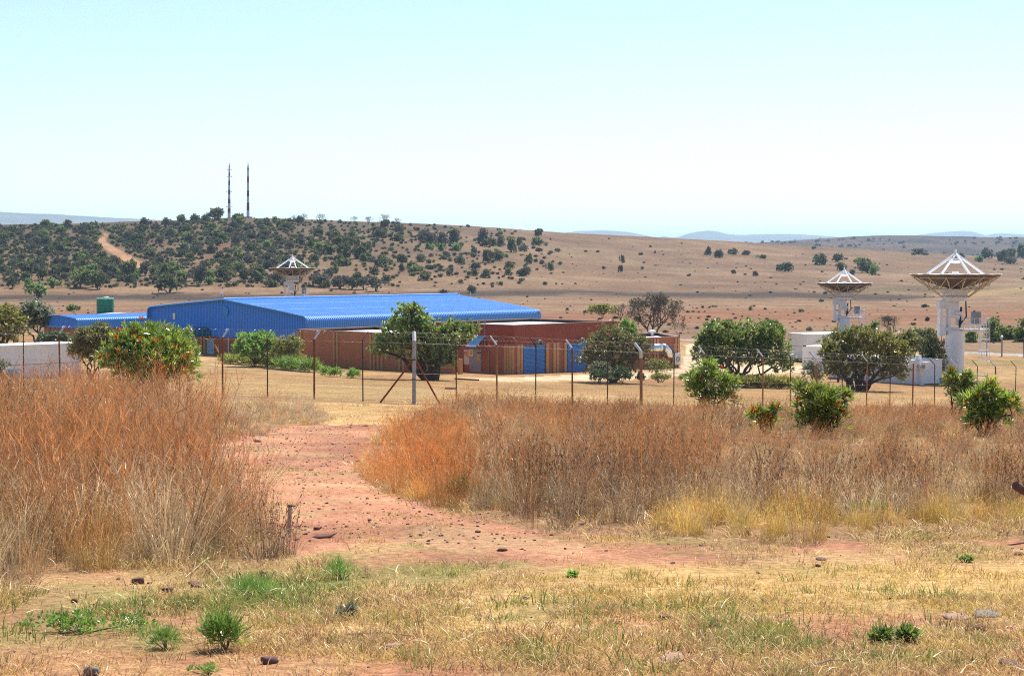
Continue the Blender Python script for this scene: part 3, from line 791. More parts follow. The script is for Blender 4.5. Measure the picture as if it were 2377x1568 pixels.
# ---- taller brown workshop with the roller doors
C4 = np.array([(1193 - CX) / F * 165, 165.0]); Z4G, Z4T = -11.0, -6.2
A4 = C4 - a_ * 11.4; B4 = C4 + b_ * 14.8
ws = thing('workshop_block', 'tall brown workshop block with plastered parapet band and two roller doors', 'building', v3(C4, Z4G))
parapet_block(ws, A4, C4, b_ * 14.8, Z4G - .5, Z4T, Z4T - .24, M['brick_dark'])
f4l, l4l = frame(A4, C4); f4r, l4r = frame(C4, B4)
mb = MB(); mb.box(f4l, -.12, l4l + .12, .003, .12, Z4T - 1.75, Z4T - .02); mb.box(f4r, .003, l4r + .1, .003, .12, Z4T - 1.75, Z4T - .02); mb.build('parapet_band', M['band'], ws)
zt = Z4T - 1.78
for x, fr in ((1171, f4l), (1177, f4l), (1183, f4l), (1188.5, f4l), (1198.5, f4r), (1206, f4r), (1266, f4r), (1282.5, f4r), (1290, f4r), (1308, f4r), (1363, f4r), (1378, f4r)):
    s = s_at(fr, x); wdt = .34 if fr is f4r else .26
    MB().box(fr, s, s + wdt, .004, .11, Z4G - .4, zt).build('pilaster', M['pilaster'], ws)
for x0, x1 in ((1214, 1263), (1316, 1360)):
    s0, s1 = s_at(f4r, x0), s_at(f4r, x1); G = []
    nsl = 22; z0, z1 = Z4G + .02, zt - .25
    for k in range(nsl):
        for fo, h in ((0, 0), (.15, 1), (.6, 1), (.75, 0)):
            z = z0 + (z1 - z0) * (k + fo) / nsl
            G.append([v3((f4r[0] + f4r[1] * s + f4r[2] * (.025 + .05 * h))[:2], z) for s in (s0, s1)])
    rd_ = MB().grid(G).build('roller_door', M['blue_door'], ws)
    MB().box(f4r, s0 - .1, s1 + .1, .004, .09, z1, z1 + .12).build('door_hood', M['blue_door'], rd_)
    MB().box(f4r, s1 + .02, s1 + .1, .004, .09, Z4G - .2, z1).build('guide_rail', M['dark_steel'], rd_)
    MB().box(f4r, (s0 + s1) / 2 - .2, (s0 + s1) / 2 + .2, .075, .1, z0 + .1, z0 + .16).build('door_handle', M['grey_metal'], rd_)
    sv = s0 + (s1 - s0) * .62; c = f4r[0] + f4r[1] * sv + np.array([0, 0, zt + .15])
    vh = MB().tube([c, c + f4r[2] * .55 - np.array([0, 0, .05])], .28, 14).build('vent_hood', M['galv'], ws)
    MB().tube([c + f4r[2] * .5 - np.array([0, 0, .05]), c + f4r[2] * .57 - np.array([0, 0, .05])], .24, 14).build('vent_mouth', M['black'], vh)
for x, fr in ((1157, f4l), (1246, f4r)):
    s = s_at(fr, x); c = fr[0] + fr[1] * s + fr[2] * .28 + np.array([0, 0, Z4T - 1.5])
    lp = MB().lathe(c, [(.0, .14), (.1, .1), (.14, 0), (.1, -.1), (0, -.14)], 12).build('wall_lamp', M['lamp'], ws, True)
    MB().tube([c - fr[2] * .18, c], .03, 5).build('lamp_bracket', M['grey_metal'], lp)
# double door, board, canopy, pipe on the left wall
s0 = s_at(f4l, 1091); s1 = s_at(f4l, 1117)
dd = MB().box(f4l, s0 - .06, s1 + .06, .003, .05, Z4G, Z4G + 2.5).build('door_frame', M['grey_metal'], ws)
sm = (s0 + s1) / 2
for q0_, q1_ in ((s0, sm - .01), (sm + .01, s1)):
    MB().box(f4l, q0_, q1_, .05, .09, Z4G + .03, Z4G + 2.44).build('door_leaf', M['door_grey'], dd)
MB().box(f4l, sm + .28, sm + .58, .09, .1, Z4G + 1.4, Z4G + 1.95).build('door_sticker', M['yellow'], dd)
MB().box(f4l, sm + .2, sm + .72, .09, .1, Z4G + 2.1, Z4G + 2.2).build('door_sticker', M['black'], dd)
s = s_at(f4l, 1128); pz = lambda s_, z, o=.16: f4l[0] + f4l[1] * s_ + f4l[2] * o + np.array([0, 0, z])
MB().tube([pz(s, Z4T + 1.0), pz(s, Z4G + 2.4), pz(s + .45, Z4G + 2.35), pz(s + .45, Z4G)], .055, 6).build('vent_pipe', M['grey_metal'], ws)
nb = thing('notice_board', 'white safety board with red ring and yellow panel left of the grey double door', 'sign', pz(s_at(f4l, 1077), Z4G + .8))
sa, sb = s_at(f4l, 1077), s_at(f4l, 1089.5)
MB().box(f4l, sa, sb, .004, .05, Z4G + .95, Z4G + 2.35).build('board', M['white'], nb)
MB().box(f4l, sa + (sb - sa) * .5, sb - .03, .05, .06, Z4G + 1.65, Z4G + 2.3).build('yellow_panel', M['yellow'], nb)
c = pz(sa + (sb - sa) * .26, Z4G + 2.02, .05); mb = MB()
for k in range(12):
    t0, t1 = 2 * math.pi * k / 12, 2 * math.pi * (k + 1) / 12
    mb.tube([c + f4l[1] * .15 * math.cos(t) + np.array([0, 0, .15 * math.sin(t)]) for t in (t0, t1)], .03, 4)
mb.tube([c - f4l[1] * .1, c + f4l[1] * .1], .03, 4); mb.build('red_ring', M['red'], nb)
sa = s_at(f4l, 1089.8)
sgn = thing('warning_sign', 'small yellow and white warning sign above the grey double door', 'sign', pz(sa, Z4G + 1.9))
MB().box(f4l, sa - .0, sa + .55, .1, .13, Z4G + 1.75, Z4G + 2.4).build('sign_plate', M['white'], sgn)
MB().box(f4l, sa + .14, sa + .46, .13, .14, Z4G + 1.9, Z4G + 2.36).build('yellow_panel', M['yellow'], sgn)
fh = thing('fire_hose', 'red fire hose reel on the shaded brick wall behind the tree', 'fire hose', pz(s_at(f4l, 1068), Z4G + .7))
c = pz(s_at(f4l, 1070), Z4G + 1.0, .05)
MB().tube([c, c + f4l[2] * .3], .42, 18).build('reel', M['red'], fh)
MB().box(f4l, s_at(f4l, 1063), s_at(f4l, 1063) + .7, .05, .3, Z4G + .15, Z4G + .5).build('bracket', M['red'], fh)
aw = thing('blue_awning', 'small light blue sheet awning above the grey double door', 'awning', pz(s_at(f4l, 1100), Z4G + 2.8))
s0, s1 = s_at(f4l, 1104), s_at(f4l, 1128)
mb = MB(); mb.hexa([pz(s0, Z4G + 2.75, 1.4), pz(s1, Z4G + 2.75, 1.4), pz(s1, Z4G + 3.75, .05), pz(s0, Z4G + 3.75, .05), pz(s0, Z4G + 2.8, 1.4), pz(s1, Z4G + 2.8, 1.4), pz(s1, Z4G + 3.8, .05), pz(s0, Z4G + 3.8, .05)]); mb.build('awning_sheet', M['lightblue'], aw)
mb = MB(); mb.tube([pz(s0, Z4G + 2.72, 1.35), pz(s0, Z4G + 2.72, .1)], .03, 5); mb.tube([pz(s1, Z4G + 2.72, 1.35), pz(s1, Z4G + 2.72, .1)], .03, 5); mb.build('awning_frame', M['grey_metal'], aw)

# ---- low brick block on the right with silver duct
A5 = np.array([(1415 - CX) / F * 176, 176.0]); B5 = np.array([(1576 - CX) / F * 182, 182.0]); Z5G, Z5T = -11.45, -8.0
rb = thing('right_brick_block', 'low red brick block with silver duct beside the workshop', 'building', v3((A5 + B5) / 2, Z5G))
parapet_block(rb, A5, B5, np.array([-1.2, 9.5]), Z5G - .5, Z5T, Z5T - .25, M['brick_dark'])
f5, l5 = frame(A5, B5)
for x in (1517, 1524, 1566, 1572.5):
    s = min(s_at(f5, x), l5 - .25); MB().box(f5, s, s + .22, .004, .1, Z5G - .4, Z5T - .05).build('pilaster', M['pilaster'], rb)
s = s_at(f5, 1503); s2 = s_at(f5, 1541)
dct = thing('silver_duct', 'shiny silver ventilation duct bending down against the brick wall', 'duct', f5[0] + f5[1] * s + f5[2] * .7 + np.array([0, 0, Z5G]))
dp = lambda s_, z, o=.62: f5[0] + f5[1] * s_ + f5[2] * o + np.array([0, 0, z])
zc_ = -9.0
mb = MB(); mb.tube([dp(s - .6, zc_), dp(s + .8, zc_), dp(s2 - .8, zc_)], .46, 20); mb.build('duct_pipe', M['duct'], dct, True)
mb = MB(); mb.tube([dp(s2 - .8, zc_)] + [dp(s2 - .8 + .8 * math.sin(t), zc_ - .8 + .8 * math.cos(t)) for t in np.linspace(.2, 1.4, 5)] + [dp(s2, zc_ - 1.0)], .46, 20); mb.build('duct_elbow', M['duct'], dct, True)
for q in (s + .1, s + .85, s2 - .8): MB().tube([dp(q - .03, zc_), dp(q + .03, zc_)], .49, 20).build('flange', M['galv'], dct)
ac = thing('air_conditioner', 'grey outdoor air conditioner cabinet at the end of the brick block', 'air conditioner', dp(s_at(f5, 1557), Z5G))
s0, s1 = s_at(f5, 1559), s_at(f5, 1572)
MB().box(f5, s0, s1, .12, .5, -10.75, -9.6).build('cabinet', M['white_dirty'], ac)
c = dp((s0 + s1) / 2, -10.2, .5); mb = MB()
for rr in (.12, .22, .26): mb.tube([c + f5[1] * rr * math.cos(t) + np.array([0, 0, rr * math.sin(t)]) + f5[2] * .01 for t in np.linspace(0, 2 * math.pi, 15)], .012, 4)
mb.build('fan_grille', M['black'], ac)
MB().tube([dp(s0 + .15, -9.6, .2), dp(s0 + .15, -8.6, .2)], .04, 5).build('pipe', M['galv'], ac)
MB().box(f5, s0 + .05, s1 - .05, .004, .12, -10.8, -10.7).build('bracket', M['grey_metal'], ac)

# ---- annexe on the left
N6 = np.array([(183.5 - CX) / F * 200, 200.0]); L6 = N6 - a_ * 7.3; Z6G, Z6E, Z6C, Z6R = -10.9, -6.7, -7.85, -6.42
M6 = (N6 + L6) / 2
ax_ = thing('blue_annexe', 'small brick annexe with blue wrap-around fascia left of the hall', 'building', v3(M6, Z6G))
ln6 = 15.0
for base, nm in ((N6, 'roof'), (L6, 'roof_slope')):
    p0, n0 = eave_path(base - b_ * .3, M6 - b_ * .3, Z6R, Z6E, Z6C, a_, .35); p1, _ = eave_path(base + b_ * ln6, M6 + b_ * ln6, Z6R, Z6E, Z6C, a_, .35)
    corrugate(mb := MB(), (p0, p1), n0, 56, .05); mb.build(nm, M['blue_roof'], ax_)
f6, l6 = frame(L6, N6); G = []
for i in range(29):
    for fo, h in ((0, 0), (.45, 0), (.55, 1), (.9, 1)):
        t = (i + fo) / 28
        if t > 1.0001: break
        s = l6 * t; top = Z6E + (Z6R - Z6E) * (1 - abs(s - l6 / 2) / (l6 / 2))
        e = min(s, l6 - s)
        if e < .35: top -= .35 - math.sqrt(max(.35 ** 2 - (.35 - e) ** 2, 0))
        q = f6[0] + f6[1] * s + f6[2] * (.02 + .05 * h); G.append([(q[0], q[1], Z6C), (q[0], q[1], top)])
MB().grid(G).build('gable_cladding', M['blue_clad'], ax_)
f6s, _ = frame(N6, N6 + b_ * ln6)
mb = MB(); mb.box(f6, .1, l6 - .1, -.45, -.2, Z6G - .6, Z6C + .2); mb.box(f6s, .1, ln6, -.45, -.2, Z6G - .6, Z6C + .2)
f6l, _ = frame(L6 + b_ * ln6, L6); mb.box(f6l, 0, ln6 - .1, -.45, -.2, Z6G - .6, Z6C + .2); mb.build('wall', M['brick_dark'], ax_)
for s in (.12, .6, l6 - .9, l6 - .42): MB().box(f6, s, s + .28, -.2, .0, Z6G - .5, Z6C - .01).build('pilaster', M['pilaster'], ax_)
for x in (131, 151):
    s = s_at(f6, x); wi = MB().box(f6, s - .35, s + .55, -.2, -.12, -9.7, -8.4).build('window', M['white_dirty'], ax_)
    MB().box(f6, s - .28, s + .1, -.12, -.1, -9.6, -8.5).build('pane', M['door_pale'], wi)
s = s_at(f6, 144); c = f6[0] + f6[1] * s + np.array([0, 0, -8.05]); MB().lathe(c, [(0, .09), (.09, .05), (.1, -.04), (0, -.1)], 10).build('wall_lamp', M['lamp'], ax_)
s = s_at(f6s, 191); MB().box(f6s, s, s + .8, -.2, -.1, Z6G + .2, -8.1).build('side_door', M['door_pale'], ax_)
# other pale roof seen over the annexe
c7 = P(235, 731, 216); st7 = thing('pale_roofed_store', 'long store with a pale sheet roof just behind the blue annexe', 'building', (c7[0], c7[1], -11))
f7, _ = frame(c7[:2] - a_ * 6.5, c7[:2] + a_ * 6.5)
MB().box(f7, 0, 13, -6, 0, -11.3, -7.3).build('wall', M['brick_dark'], st7)
q = lambda s_, d, z: v3((f7[0] + f7[1] * s_ + f7[2] * d)[:2], z)
MB().hexa([q(-.3, .3, -7.28), q(13.3, .3, -7.28), q(13.3, -6.3, -6.95), q(-.3, -6.3, -6.95), q(-.3, .3, -7.14), q(13.3, .3, -7.14), q(13.3, -6.3, -6.8), q(-.3, -6.3, -6.8)]).build('roof', M['flat_roof'], st7)
# green water tank on its stand
ct = P(244.5, 728, 227); tk = thing('tank_stand', 'brick stand with black slab carrying the green water tank', 'stand', (ct[0], ct[1], -11.3))
ft, _ = frame(ct[:2] - np.array([2.3, 0]), ct[:2] + np.array([2.3, 0]))
MB().box(ft, .3, 4.3, -1.4, 1.2, -11.6, ct[2] - .22).build('pier', M['brick_dark'], tk); MB().box(ft, 0, 4.6, -1.6, 1.4, ct[2] - .22, ct[2]).build('slab', M['bitumen'], tk)
wt = thing('water_tank', 'green ribbed plastic water tank on the stand behind the annexe', 'tank', ct)
mb = MB(); pr = [(0, .0), (1.08, .0), (1.1, .04)]
for k in range(9):
    z = .1 + k * .19; pr += [(1.1, z), (1.1, z + .1), (1.065, z + .13), (1.065, z + .16)]
pr += [(1.1, 1.84), (1.08, 1.9), (.9, 1.98), (.35, 2.1), (0, 2.12)]
mb.lathe(ct, pr, 30); mb.build('tank_body', M['green_tank'], wt)
MB().lathe(ct + np.array([.15, -.1, 2.06]), [(0.32, 0), (.34, .1), (.3, .13), (0, .14)], 16).build('lid', M['white'], wt)
mb = MB()
for k in range(14):
    t = 2 * math.pi * k / 14; p = ct + np.array([1.02 * math.cos(t), 1.02 * math.sin(t), 1.94]); mb.box((p, np.array([math.cos(t), math.sin(t), 0]), np.array([-math.sin(t), math.cos(t), 0])), -.12, .06, -.1, .1, p[2] - .03, p[2] + .07)
mb.build('rim_lug', M['white'], wt)['kind'] = 'stuff'

# ---- white container by the left fence
pa, pb = P(-160, 806, 107), P(188, 797, 114); zt_ = (pa[2] + pb[2]) / 2
fcn, lcn = frame(pa[:2], pb[:2]); ZCT = zt_; ZCB = ZCT - 2.75
cont = thing('white_container', 'long white flat-roofed container standing behind the left fence', 'container', v3((pa[:2] + pb[:2]) / 2, ZCB))
G = []
for i in range(41):
    for fo, h in ((0, 0), (.4, 0), (.5, 1), (.9, 1)):
        t = (i + fo) / 40
        if t > 1.0001: break
        qq = fcn[0] + fcn[1] * lcn * t + fcn[2] * (-.012 * h); G.append([(qq[0], qq[1], ZCB), (qq[0], qq[1], ZCT - .12)])
mb = MB(); mb.grid(G); mb.box(fcn, .02, lcn - .02, -2.5, -.06, ZCB, ZCT - .02); mb.build('body', M['white'], cont)
MB().box(fcn, -.04, lcn + .04, -2.56, .05, ZCT - .12, ZCT).build('roof', M['white'], cont)
for x in (22, 46 - 10):
    s = s_at(fcn, x if x != 36 else 40); MB().box(fcn, s - .16, s + .2, .003, .06, ZCB + .85, ZCB + 1.25).build('wall_vent', M['lightblue'], cont)
s = s_at(fcn, 10); MB().box(fcn, s - .1, s + .25, .003, .08, ZCB + .7, ZCB + .82).build('vent_flap', M['grey_metal'], cont)
MB().box(fcn, .1, lcn - .1, .002, .02, ZCB + 1.5, ZCB + 1.53).build('rub_rail', M['grey_metal'], cont)

# ---- trailer and huts by the antennas
def van_body(t, A, B, D, z0, z1, body='white'):
    A, B, D = map(np.array, (A, B, D)); fr, ln = frame(A, B); ld = np.linalg.norm(D)
    MB().box(fr, 0, ln, -ld, 0, z0, z1).build('body', M[body], t)
    MB().box(fr, -.04, ln + .04, -ld - .04, .04, z1, z1 + .07).build('roof', M['white'], t)
    return fr, ln
q1 = P(1828, 776, 200); q2 = P(1872, 776, 196); dv = np.array([4.6, 4.2])
tr = thing('box_trailer', 'white box trailer on wheels parked behind the trees', 'trailer', (q2[0], q2[1], -11.9))
frt, lt = van_body(tr, q1[:2], q2[:2], -np.array([q1[1] - q2[1], 0]) * 0 + np.array([3.4, 6.0]), -11.05, -8.35)
fe, le = frame(q2[:2], q2[:2] + np.array([3.4, 6.0]))
MB().box(frt, -.0, lt, .003, .03, -9.72, -9.68).build('seam', M['grey_metal'], tr)
MB().box(fe, .3, 1.6, .003, .06, -9.1, -9.02).build('door_bar', M['grey_metal'], tr)
for so_ in (.55, 1.35):
    c = v3((frt[0] + frt[1] * so_ + frt[2] * -.2)[:2], -11.45); wh = MB().tube([c, c - frt[2] * .25], .42, 16).build('wheel', M['black'], tr)
    MB().tube([c + frt[2] * .01, c - frt[2] * .02], .18, 10).build('hub', M['grey_metal'], wh)
MB().box(frt, .1, lt - .1, -5.5, -.1, -11.2, -11.05).build('chassis', M['dark_steel'], tr)
q1 = P(1862, 804, 183); q2 = P(1915, 804, 181)
h2 = thing('white_cabin', 'small white cabin with dark roof vent left of the leafy olive tree', 'cabin', (q1[0], q1[1], -11.6))
fr2, l2 = van_body(h2, q1[:2], q2[:2], np.array([1.0, 4.0]), -11.6, -9.0)
MB().box(fr2, .1, l2 - .1, .003, .03, -10.2, -10.16).build('seam', M['grey_metal'], h2)
MB().box(fr2, .08, .5, .05, .09, -9.0, -8.88).build('roof_vent', M['dark_steel'], h2)
q1 = P(1926, 838, 166); q2 = P(2126, 833, 158)
h3 = thing('site_office', 'long white prefabricated site office half hidden by the olive tree', 'cabin', (q1[0], q1[1], -11.5))
fr3, l3_ = van_body(h3, q1[:2], q2[:2], np.array([1.6, 3.2]), -11.15, -9.05)
MB().box(fr3, .15, l3_ - .15, -3.0, -.2, -11.7, -11.15).build('plinth', M['dark_steel'], h3)
for s in np.arange(.9, l3_ - .5, 1.25): MB().box(fr3, s, s + .05, .003, .025, -11.1, -9.1).build('panel_joint', M['grey_metal'], h3)
s = s_at(fr3, 2020); MB().box(fr3, s, s + .85, .003, .05, -11.1, -9.2).build('door', M['door_pale'], h3)
for x in (1945, 2065):
    s = s_at(fr3, x); wi = MB().box(fr3, s, s + 1.0, .003, .06, -10.4, -9.5).build('window', M['grey_metal'], h3); MB().box(fr3, s + .06, s + .94, .06, .07, -10.34, -9.56).build('pane', M['glass'], wi)
st_ = thing('entrance_steps', 'white steel steps with slanting handrails at the site office', 'steps', v3(fr3[0][:2], -11.6))
s = s_at(fr3, 2040); rp = lambda s_, z, o: fr3[0] + fr3[1] * s_ + fr3[2] * o + np.array([0, 0, z])
for k in range(3): MB().box(fr3, s + .3 * k, s + .3 * k + .28, .1, 1.0, -11.75 + .0, -11.2 - .2 * k).build('step', M['grey_metal'], st_)
for o_ in (.12, .98):
    mb = MB(); mb.tube([rp(s - .1, -10.2, o_), rp(s + 1.0, -10.9, o_)], .035, 6); mb.tube([rp(s - .1, -10.2, o_), rp(s - .1, -11.2, o_)], .03, 6); mb.tube([rp(s + 1.0, -10.9, o_), rp(s + 1.0, -11.7, o_)], .03, 6); mb.build('handrail', M['white'], st_)
for k, (x, w_) in enumerate(((2117, .42), (2128, .55))):
    t_ = thing('window_air_conditioner', ('wider' if k else 'narrower') + ' white boxed air conditioner on brackets at the end of the site office', 'air conditioner', rp(l3_ + .1 + k * .5, -9.5, -.2))
    MB().box(fr3, l3_ + .02 + k * .52, l3_ + .02 + k * .52 + w_ * .9, -.7, .0, -9.75, -9.1).build('casing', M['white'], t_)
    MB().box(fr3, l3_ + .08 + k * .52, l3_ - .04 + k * .52 + w_ * .9, .0, .02, -9.68, -9.35).build('grille', M['grey_metal'], t_)
MB().box(fr3, l3_ + .25, l3_ + .45, -.5, -.2, -11.4, -9.1).build('end_post', M['white'], h3)
MB().box(fr3, l3_ - .3, l3_ + .1, -.6, -.2, -8.98, -8.55).build('roof_box', M['white'], h3)
tb = thing('black_trestle', 'low black trestle table in front of the site office', 'table', P(1945, 890, 160))
c = P(1945, 890, 160); fb, _ = frame(c[:2], c[:2] + np.array([2.0, -.3])); MB().box(fb, -.7, 1.4, -.5, 0, c[2] + .5, c[2] + .6).build('top', M['black'], tb)
for s in (-.1, .9): MB().box(fb, s, s + .2, -.35, -.15, c[2] - .25, c[2] + .5).build('leg', M['black'], tb)
cb = P(2182, 885, 160); bx = thing('cable_pit', 'dark square concrete cable pit at the foot of the big antenna', 'pit', cb)
fb, _ = frame(cb[:2] - np.array([.4, 0]), cb[:2] + np.array([.4, 0])); MB().box(fb, 0, .8, -.8, 0, cb[2] - .6, cb[2] + .22).build('pit_body', M['concrete'], bx); MB().box(fb, -.05, .85, -.85, .05, cb[2] + .22, cb[2] + .3).build('lid', M['stone_dark'], bx)

# ================================================================== DISH ANTENNAS
DZ = 9.9         # rim height above the foot
def make_dish(name, label, loc, group):
    t = thing(name, label, 'satellite dish', (0, 0, 0), group)
    I = np.eye(3); fr = (np.zeros(3), I[0], -I[1]); B = lambda s0, s1, d0, d1, z0, z1: MB().box(fr, s0, s1, d0, d1, z0, z1)
    Rr = 4.15
    # pedestal
    MB().lathe((0, 0, 0), [(0, -.6), (.89, -.6), (.89, 4.55), (.95, 4.55), (.95, 4.7), (0, 4.7)], 32).build('pedestal', M['white'], t, False)
    ld = MB()
    for o_ in (-.14, .14): ld.tube([(-1.05, -.2 + o_, .8), (-1.05, -.2 + o_, 4.0)], .025, 5)
    for k in range(11): ld.tube([(-1.05, -.34, .9 + k * .29), (-1.05, -.06, .9 + k * .29)], .018, 4)
    ld.build('side_ladder', M['dark_steel'], t)
    B(-1.32, -1.0, .2, .6, .9, 2.0).build('switch_box', M['grey_metal'], t)
    # turning head
    B(-1.0, .3, -.8, .7, 4.7, 5.0).build('turntable', M['white_dirty'], t)
    hb = B(-1.55, -.95, -.5, .6, 4.25, 5.25).build('counterweight', M['white'], t)
    for x0 in (-1.5, -.75): B(x0, x0 + .25, -.6, .5, 5.0, 7.3).build('yoke_arm', M['white'], t)
    B(-1.6, .25, -.75, .55, 6.75, 7.45).build('yoke_beam', M['white_dirty'], t)
    mb = MB(); mb.hexa([(-.5, -.5, 6.0), (.7, -.5, 5.6), (.7, .5, 5.6), (-.5, .5, 6.0), (-.5, -.5, 6.8), (.2, -.5, 6.8), (.2, .5, 6.8), (-.5, .5, 6.8)]); mb.build('gearbox', M['white_dirty'], t)
    MB().tube([(.3, -.55, 5.0), (.5, -.3, 6.9)], .1, 8).build('jack', M['black'], t)
    MB().tube([(.35, -.5, 5.3), (.95, -.4, 6.0), (.9, -.3, 7.6)], [.07, .07, .06], 6).build('cable_loop', M['black'], t)
    MB().tube([(-.1, -.65, 6.35), (.45, -.65, 6.35)], .16, 12).build('motor', M['white'], t)
    B(.15, .6, -.6, .3, 5.2, 6.2).build('drive_box', M['white'], t)
    MB().lathe((-.05, 0, 7.45), [(1.15, 0), (1.15, .95), (1.22, .95), (1.22, 1.05), (0, 1.05)], 24).build('hub_drum', M['white_dirty'], t)
    # platform with rails, cabinet and caged ladder
    pf = B(.5, 2.6, -.7, .9, 4.72, 4.82).build('platform', M['white'], t)
    rl = MB()
    for z in (5.25, 5.85): rl.tube([(.6, -.88, z), (2.55, -.88, z), (2.55, .65, z), (.6, .65, z)], .028, 5)
    for x in np.linspace(.6, 2.55, 5): rl.tube([(x, -.88, 4.82), (x, -.88, 5.85)], .028, 5); rl.tube([(x, .65, 4.82), (x, .65, 5.85)], .028, 5)
    rl.build('railing', M['white'], pf)
    B(1.6, 2.35, -.5, .3, 5.3, 6.45).build('cabinet', M['grey_metal'], t)
    MB().tube([(.9, .0, 4.7), (2.3, .0, 4.7)], .12, 6).build('platform_beam', M['white'], t)
    cg = MB()
    for x in (2.15, 2.45, 2.75, 3.05):
        for y in (-.75, -.15): cg.tube([(x, y, 1.9), (x, y, 5.9)], .022, 4)
    for z in np.arange(1.9, 6.0, .33): cg.tube([(2.45, -.75, z), (2.75, -.75, z)], .016, 4)
    for z in (1.9, 2.9, 3.9, 4.9, 5.9): cg.tube([(2.15, -.75, z), (3.05, -.75, z), (3.05, -.15, z), (2.15, -.15, z), (2.15, -.75, z)], .025, 4)
    cg.build('caged_ladder', M['white'], t)
    MB().tube([(2.1, -.4, 4.7), (2.45, -.4, 2.2)], .03, 4).build('ladder_stay', M['white'], t)
    # reflector: panels pressed between ribs, seen from below
    npan = 28; zb = 8.55
    def zd(r): return zb + (DZ - zb) * (r / Rr) ** 1.35
    for k in range(npan):
        G = []; t0, t1 = 2 * math.pi * k / npan, 2 * math.pi * (k + 1) / npan
        for j in range(5):
            r = .35 + (Rr - .35) * j / 4; row = []
            for i in range(4):
                th = t0 + (t1 - t0) * (.02 + .96 * i / 3); sag = .03 * math.sin(math.pi * i / 3) * r / Rr
                row.append((r * math.cos(th), r * math.sin(th), zd(r) - sag + (.015 if k % 2 else 0)))
            G.append(row)
        G2 = [[(p[0], p[1], p[2] - .035) for p in row] for row in G]
        mb = MB(); mb.grid(G); mb.grid(G2)
        for i in range(3): mb.poly([G[4][i], G[4][i + 1], G2[4][i + 1], G2[4][i]])
        mb.build('reflector_panel', M['dish_under_shaded'], t)
    face = MB(); G = []
    for j in range(8):
        r = .3 + (Rr - .32) * j / 7
        G.append([(r * math.cos(q), r * math.sin(q), zd(r) + .05) for q in np.linspace(0, 2 * math.pi, 57)])
    face.grid(G); face.build('reflector_face', M['white'], t, True)
    rim = MB(); rim.tube([((Rr + .02) * math.cos(q), (Rr + .02) * math.sin(q), DZ + .01 + .035 * abs(math.sin(q * 7))) for q in np.linspace(0, 2 * math.pi, 57)], .05, 6); rim.build('rim', M['cream'], t)
    # truss
    for k in range(14):
        q = 2 * math.pi * (k + .5) / 14; c, s = math.cos(q), math.sin(q)
        q2 = 2 * math.pi * (k + 1.5) / 14; c2, s2 = math.cos(q2), math.sin(q2)
        mb = MB(); mb.tube([(1.15 * c, 1.15 * s, 7.75), (Rr * .96 * c, Rr * .96 * s, DZ - .18)], .036, 5)
        mb.tube([(2.4 * c, 2.4 * s, 8.55), (2.9 * c, 2.9 * s, zd(2.9) - .05)], .035, 5); mb.tube([(2.4 * c, 2.4 * s, 8.55), (1.6 * c, 1.6 * s, zd(1.6) - .05)], .035, 5)
        mb.tube([(2.4 * c, 2.4 * s, 8.55), (Rr * .9 * c2, Rr * .9 * s2, zd(Rr * .9) - .1)], .035, 5)
        mb.build('truss_strut', M['cream'], t)
    for r, z, w_ in ((Rr * .9, zd(Rr * .9) - .12, .04), (2.4, 8.55, .045), (1.2, 7.9, .06)):
        MB().tube([(r * math.cos(q), r * math.sin(q), z) for q in np.linspace(0, 2 * math.pi, 15)], w_, 5).build('ring_beam', M['cream'], t)
    # feed legs, subreflector, lightning rod
    ap = np.array([0, 0, DZ + 2.0])
    for q in [.22 + k * math.pi / 2 for k in range(4)]:
        r = 3.3; MB().tube([ap - np.array([0, 0, .05]), (r * math.cos(q), r * math.sin(q), zd(r) + .1)], .11, 8).build('feed_leg', M['white'], t)
    MB().lathe((0, 0, DZ + 1.02), [(0, 0), (.35, .05), (.58, .2), (.6, .3), (0, .3)], 24).build('subreflector', M['white'], t, False)
    MB().lathe((0, 0, DZ + 1.42), [(0, 0), (.56, 0), (.56, .07), (0, .07)], 20).build('mounting_plate', M['white'], t)
    MB().lathe((0, 0, DZ - 1.0), [(.3, 0), (.3, 1.28), (.0, 1.28)], 16).build('feed_horn', M['white'], t)
    MB().tube([ap, ap + np.array([0, 0, .35])], .1, 8).build('apex_cap', M['white_dirty'], t)
    MB().tube([ap + np.array([0, 0, .3]), ap + np.array([0, 0, 1.35])], [.04, .015], 5).build('lightning_rod', M['grey_metal'], t)
    MB().tube([(2.5, -2.3, 8.8), (3.3, -2.0, 10.45)], .03, 5).build('aerial_stub', M['cream'], t)
    t.location = tuple(loc); return t

def dup(root, loc, rotz=0, label=None):
    r = root.copy(); COL.objects.link(r); r.location = tuple(float(v) for v in loc); r.rotation_euler = (0, 0, rotz)
    if label: r['label'] = label
    for ch in list(root.children):
        c = ch.copy(); COL.objects.link(c); c.parent = r
        for g in ch.children:
            d = g.copy(); COL.objects.link(d); d.parent = c
    return r
d1 = P(2217, 637, 166); dl = (d1[0], d1[1], d1[2] - DZ)
dish = make_dish('dish_antenna', 'biggest looking white dish antenna, nearest one, on a tall white column', dl, 'dish antennas pointing straight up')
p2 = P(1959, 657, 268); dup(dish, (p2[0], p2[1], p2[2] - DZ), 0.0, 'white dish antenna rising behind the box trailer and olive tree')
p3 = P(679, 622, 318); dup(dish, (p3[0], p3[1], p3[2] - DZ), 0.12, 'white dish antenna rising behind the ridge of the blue roof')

